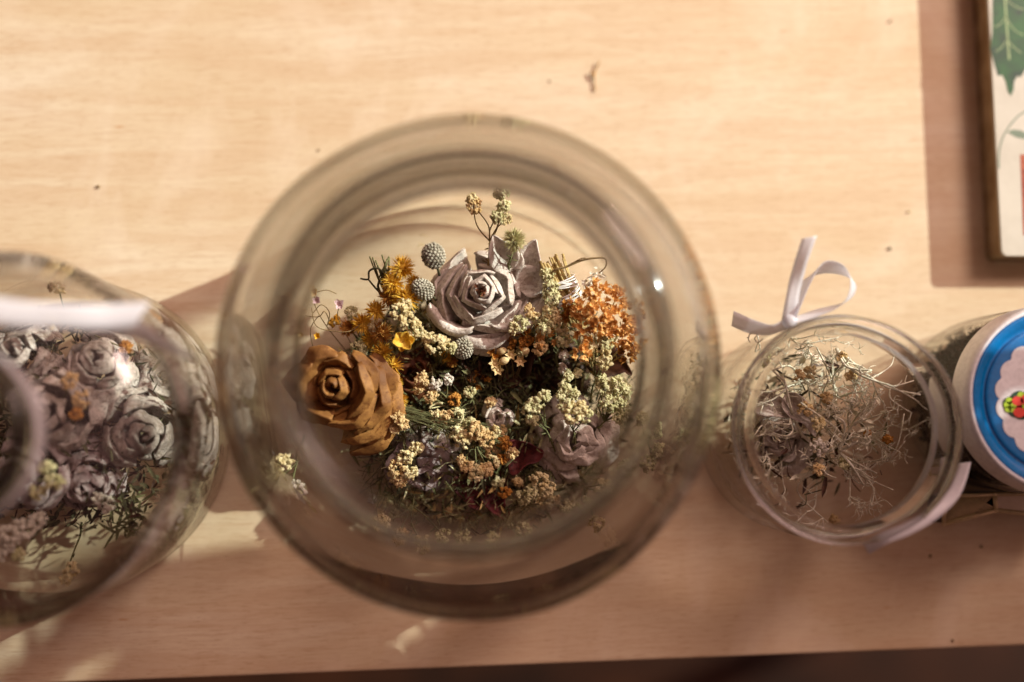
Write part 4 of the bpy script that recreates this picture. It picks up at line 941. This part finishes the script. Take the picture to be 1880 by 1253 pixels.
    for k in range(760):
        q = rnd.uniform(0, 6.283); r = 3.2 * math.sqrt(rnd.random()); z = rnd.uniform(.7, 2.9); a = RIGHT + Vector((r * math.cos(q), r * math.sin(q), z))
        if a.y < RIGHT.y - 2.0 and rnd.random() < .85: continue
        if a.x > RIGHT.x + 1.5 and rnd.random() < .5: continue
        d = Vector((rnd.gauss(0, 1), rnd.gauss(0, 1), rnd.gauss(.1, .5))).normalized() * rnd.uniform(.3, .8); b = a + d
        if (b - RIGHT).xy.length > 3.35 or b.z < .7: continue
        g.cur = rnd.choice((0, 1, 1, 2)); s = d.orthogonal().normalized() * rnd.uniform(-.25, .25)
        if k % 2: g.tube(spline([a, (a + b) / 2 + s, b], 3), .025, .018, 4)
        else: g.blade(a, b, rnd.uniform(.08, .22), nrm=(rnd.gauss(0, 1), rnd.gauss(0, 1), 1), curl=.2)
    tag(g.build('dry_herbs', [MT['darkgreen'], MT['silver'], MT['dark']], None, origin=RIGHT, smooth=False), 'grey green dry herbs under the twigs of the small jar', 'dried herbs', kind='stuff')
right_jar()

# ------------------------------------------------------------------ book, trinket box, bits on the table
def book():
    h = 1.25; a = P(1840, 470, h); b = P(1815, 0, h); d = (b - a); L = 24.0; d = d.normalized(); r = Vector((d.y, -d.x, 0)); w = 17.0
    t = thing('book', Vector((a.x, a.y, 0)), 'book with a printed green leaf on its cream cover at the upper right', 'book')
    def box(g, x0, x1, y0, y1, z0, z1, rad=.25):
        # rounded corner slab
        pts = []
        for (cx, cy, q0) in ((x1 - rad, y1 - rad, 0), (x0 + rad, y1 - rad, 90), (x0 + rad, y0 + rad, 180), (x1 - rad, y0 + rad, 270)):
            for k in range(6): q = math.radians(q0 + k * 18); pts.append((cx + rad * math.cos(q), cy + rad * math.sin(q)))
        n = len(pts); O = Vector((a.x, a.y, 0)); vs = []
        for z in (z0, z1): vs += [O + r * p[0] + d * p[1] + Vector((0, 0, z)) for p in pts]
        g.add(vs, [tuple(range(n - 1, -1, -1)), tuple(range(n, 2 * n))] + [(k, (k + 1) % n, n + (k + 1) % n, n + k) for k in range(n)])
    g = MB(); box(g, 0, w, 0, L, h - .16, h); g.build('front_cover', MT['cover'], t, smooth=False)
    g = MB(); box(g, .05, w - .2, .05, L - .2, .16, h - .165, .15); g.build('pages', MT['page'], t, smooth=False)
    g = MB(); box(g, -.02, w, 0, L, 0.01, .155); g.build('back_cover', MT['page'], t, smooth=False)
    z = h + .006; p = lambda x, y: P(x, y, z)
    out = [(1822, -30), (1822, 60), (1818, 90), (1826, 120), (1832, 140), (1840, 138), (1846, 150), (1850, 168), (1856, 177), (1861, 165), (1862, 150), (1868, 140), (1874, 142), (1882, 130), (1890, 120), (1900, 60), (1905, -30)]
    g = MB(); c = Vector(p(1858, 60)); g.add([c] + [p(*q) for q in out], [(0, i + 1, (i + 1) % len(out) + 1) for i in range(len(out))]); g.build('leaf_print', MT['leafprint'], t, smooth=False)
    def line(g, pts, w, dz=.006):
        c = spline([P(x, y, z + dz) for x, y in pts], 6); vs = []; fs = []
        for k, q in enumerate(c):
            dd = (c[min(k + 1, len(c) - 1)] - c[max(k - 1, 0)]).normalized(); s = Vector((-dd.y, dd.x, 0)) * w * .5; vs += [q - s, q + s]
        for k in range(len(c) - 1): fs.append((2 * k, 2 * k + 1, 2 * k + 3, 2 * k + 2))
        g.add(vs, fs)
    g = MB()
    for pts, ww in (([(1844, -20), (1848, 40), (1853, 110)], .07), ([(1846, 30), (1862, 55), (1880, 65)], .035), ([(1849, 72), (1862, 88), (1876, 98)], .035), ([(1849, 74), (1838, 88), (1828, 95)], .03), ([(1846, 32), (1836, 45), (1826, 50)], .03), ([(1845, -5), (1860, 10), (1880, 18)], .035)): line(g, pts, ww)
    g.build('leaf_veins', MT['vein'], t, smooth=False)
    g = MB(); line(g, [(1895, 198), (1868, 215), (1845, 245), (1835, 275), (1834, 310)], .06, .0); g.build('stalk_print', MT['sagep'], t, smooth=False)
    g = MB(); o2 = [(1849, 243), (1860, 238), (1875, 240), (1890, 248), (1880, 256), (1865, 252)]; g.add([p(*q) for q in o2], [tuple(range(len(o2)))]); g.build('small_leaf_print', MT['sagep'], t, smooth=False)
    g = MB(); o2 = [(1873, 284), (1960, 283), (1960, 432), (1879, 432)]; g.add([p(*q) for q in o2], [(0, 1, 2, 3)]); g.build('red_panel_print', MT['redprint'], t, smooth=False)
book()

def trinket():
    t = thing('trinket_box', P(1800, 940, 0), 'brass framed trinket box with a mesh side, behind the blue lidded jar', 'box')
    A = P(1732, 912, 1.5); B = P(1734, 962, 1.5); C = P(1829, 937, 2.3); D = P(1826, 908, 2.3); E1 = P(1990, 955, 2.3); F = P(1990, 905, 2.3)
    g = MB()
    for a, b in ((A, B), (B, C), (C, D), (D, A), (C, E1), (D, F)): g.tube([a, b], .085, None, 8)
    for v in (A, B, C, D): g.ball(v, .1, sub=2)
    g.build('frame', MT['brass'], t)
    # woven mesh in the slanting side
    g = MB(); n = 13
    def q(u, v): return (A.lerp(D, u)).lerp(B.lerp(C, u), v)
    for k in range(-n, 2 * n):
        for s in (1, -1):
            pts = []
            for j in range(41):
                u = j / 40; v = (k / n + s * u * 1.9) 
                if 0 <= v <= 1: pts.append(q(u, v) + Vector((0, 0, .012 * s)))
            if len(pts) > 1: g.tube([pts[0], pts[-1]], .024, None, 4)
    g.build('mesh_panel', MT['brass'], t)
    g = MB(); dz = Vector((0, 0, .02)); g.add([D - dz, C - dz, E1 - dz, F - dz], [(0, 1, 2, 3)]); g.build('top_panel', MT['shell'], t, smooth=False, solid=.03)
    g = MB(); lo = lambda v, k=.12: Vector((lerp(v.x, t['_o'][0] , 0.02), v.y - 0.0, .05))
    b0 = [lo(A), lo(B), lo(C), lo(E1), lo(F), lo(D)]; t0 = [v - Vector((0, 0, .25)) for v in (A, B, C, E1, F, D)]
    g.add(b0 + t0, [(0, 1, 2, 3, 4, 5), (11, 10, 9, 8, 7, 6)] + [(k, (k + 1) % 6, 6 + (k + 1) % 6, 6 + k) for k in range(6)]); g.build('base', MT['black'], t, smooth=False)  # sides and inside under the mesh are plain black
trinket()

def bits():
    b = P(1092, 168, .05); t = thing('twig_bit', b, 'forked brown twig lying on the table above the largest jar', 'twig')
    g = MB(); g.tube(spline([b, P(1092, 150, .08), P(1092, 135, .08), P(1097, 122, .1), P(1101, 112, .12)], 5), .027, .027, 8)
    g.tube(spline([P(1092, 145, .1), P(1090, 138, .14), P(1086, 131, .12)], 4), .03, .036, 8); g.build('stem', MT['twigbit'], t)
    rnd = random.Random(14)
    for (x, y, r, m, lab) in ((1635, 39, .09, 'stem', 'brown crumb near the top right of the table'), (1634, 457, .10, 'darkgreen', 'dark green crumb left of the book shadow corner'), (180, 343, .10, 'stem', 'brown crumb on the left half of the table'),
                              (585, 276, .07, 'stem', 'tiny crumb above the left shoulder of the largest jar'), (1669, 389, .08, 'straw', 'orange crumb beside the book shadow'), (1708, 1021, .09, 'stem', 'brown crumb below the small open jar'),
                              (1802, 1004, .09, 'darkgreen', 'dark crumb in the shade below the trinket box'), (1749, 1176, .07, 'stem', 'crumb at the front edge of the table'), (1009, 149, .06, 'stem', 'tiny crumb left of the forked twig')):
        r *= .62; c = P(x, y, r * .6); g = MB(); g.ball(c, r, rnd, .3, axis=Vector((rnd.gauss(0, 1), rnd.gauss(0, 1), .2)).normalized(), squash=1.5)
        tag(g.build('crumb', MT[m], None, origin=c - Vector((0, 0, r * .6))), lab, 'crumb', 'plant crumbs on the table')
bits()

for o in sc.objects:
    if '_o' in o: del o['_o']
# sunlight bent by the jar walls may fall on the table
so.data.cycles.is_caustics_light = True
for o in sc.objects:
    if o.type == 'MESH':
        if any(m and m.name == 'clear_thick_glass' for m in o.data.materials) or (o.name.startswith('body') and o.parent and 'left edge' in o.parent.get('label', '')): o.cycles.is_caustics_caster = True
        elif o.name == 'tabletop': o.cycles.is_caustics_receiver = True
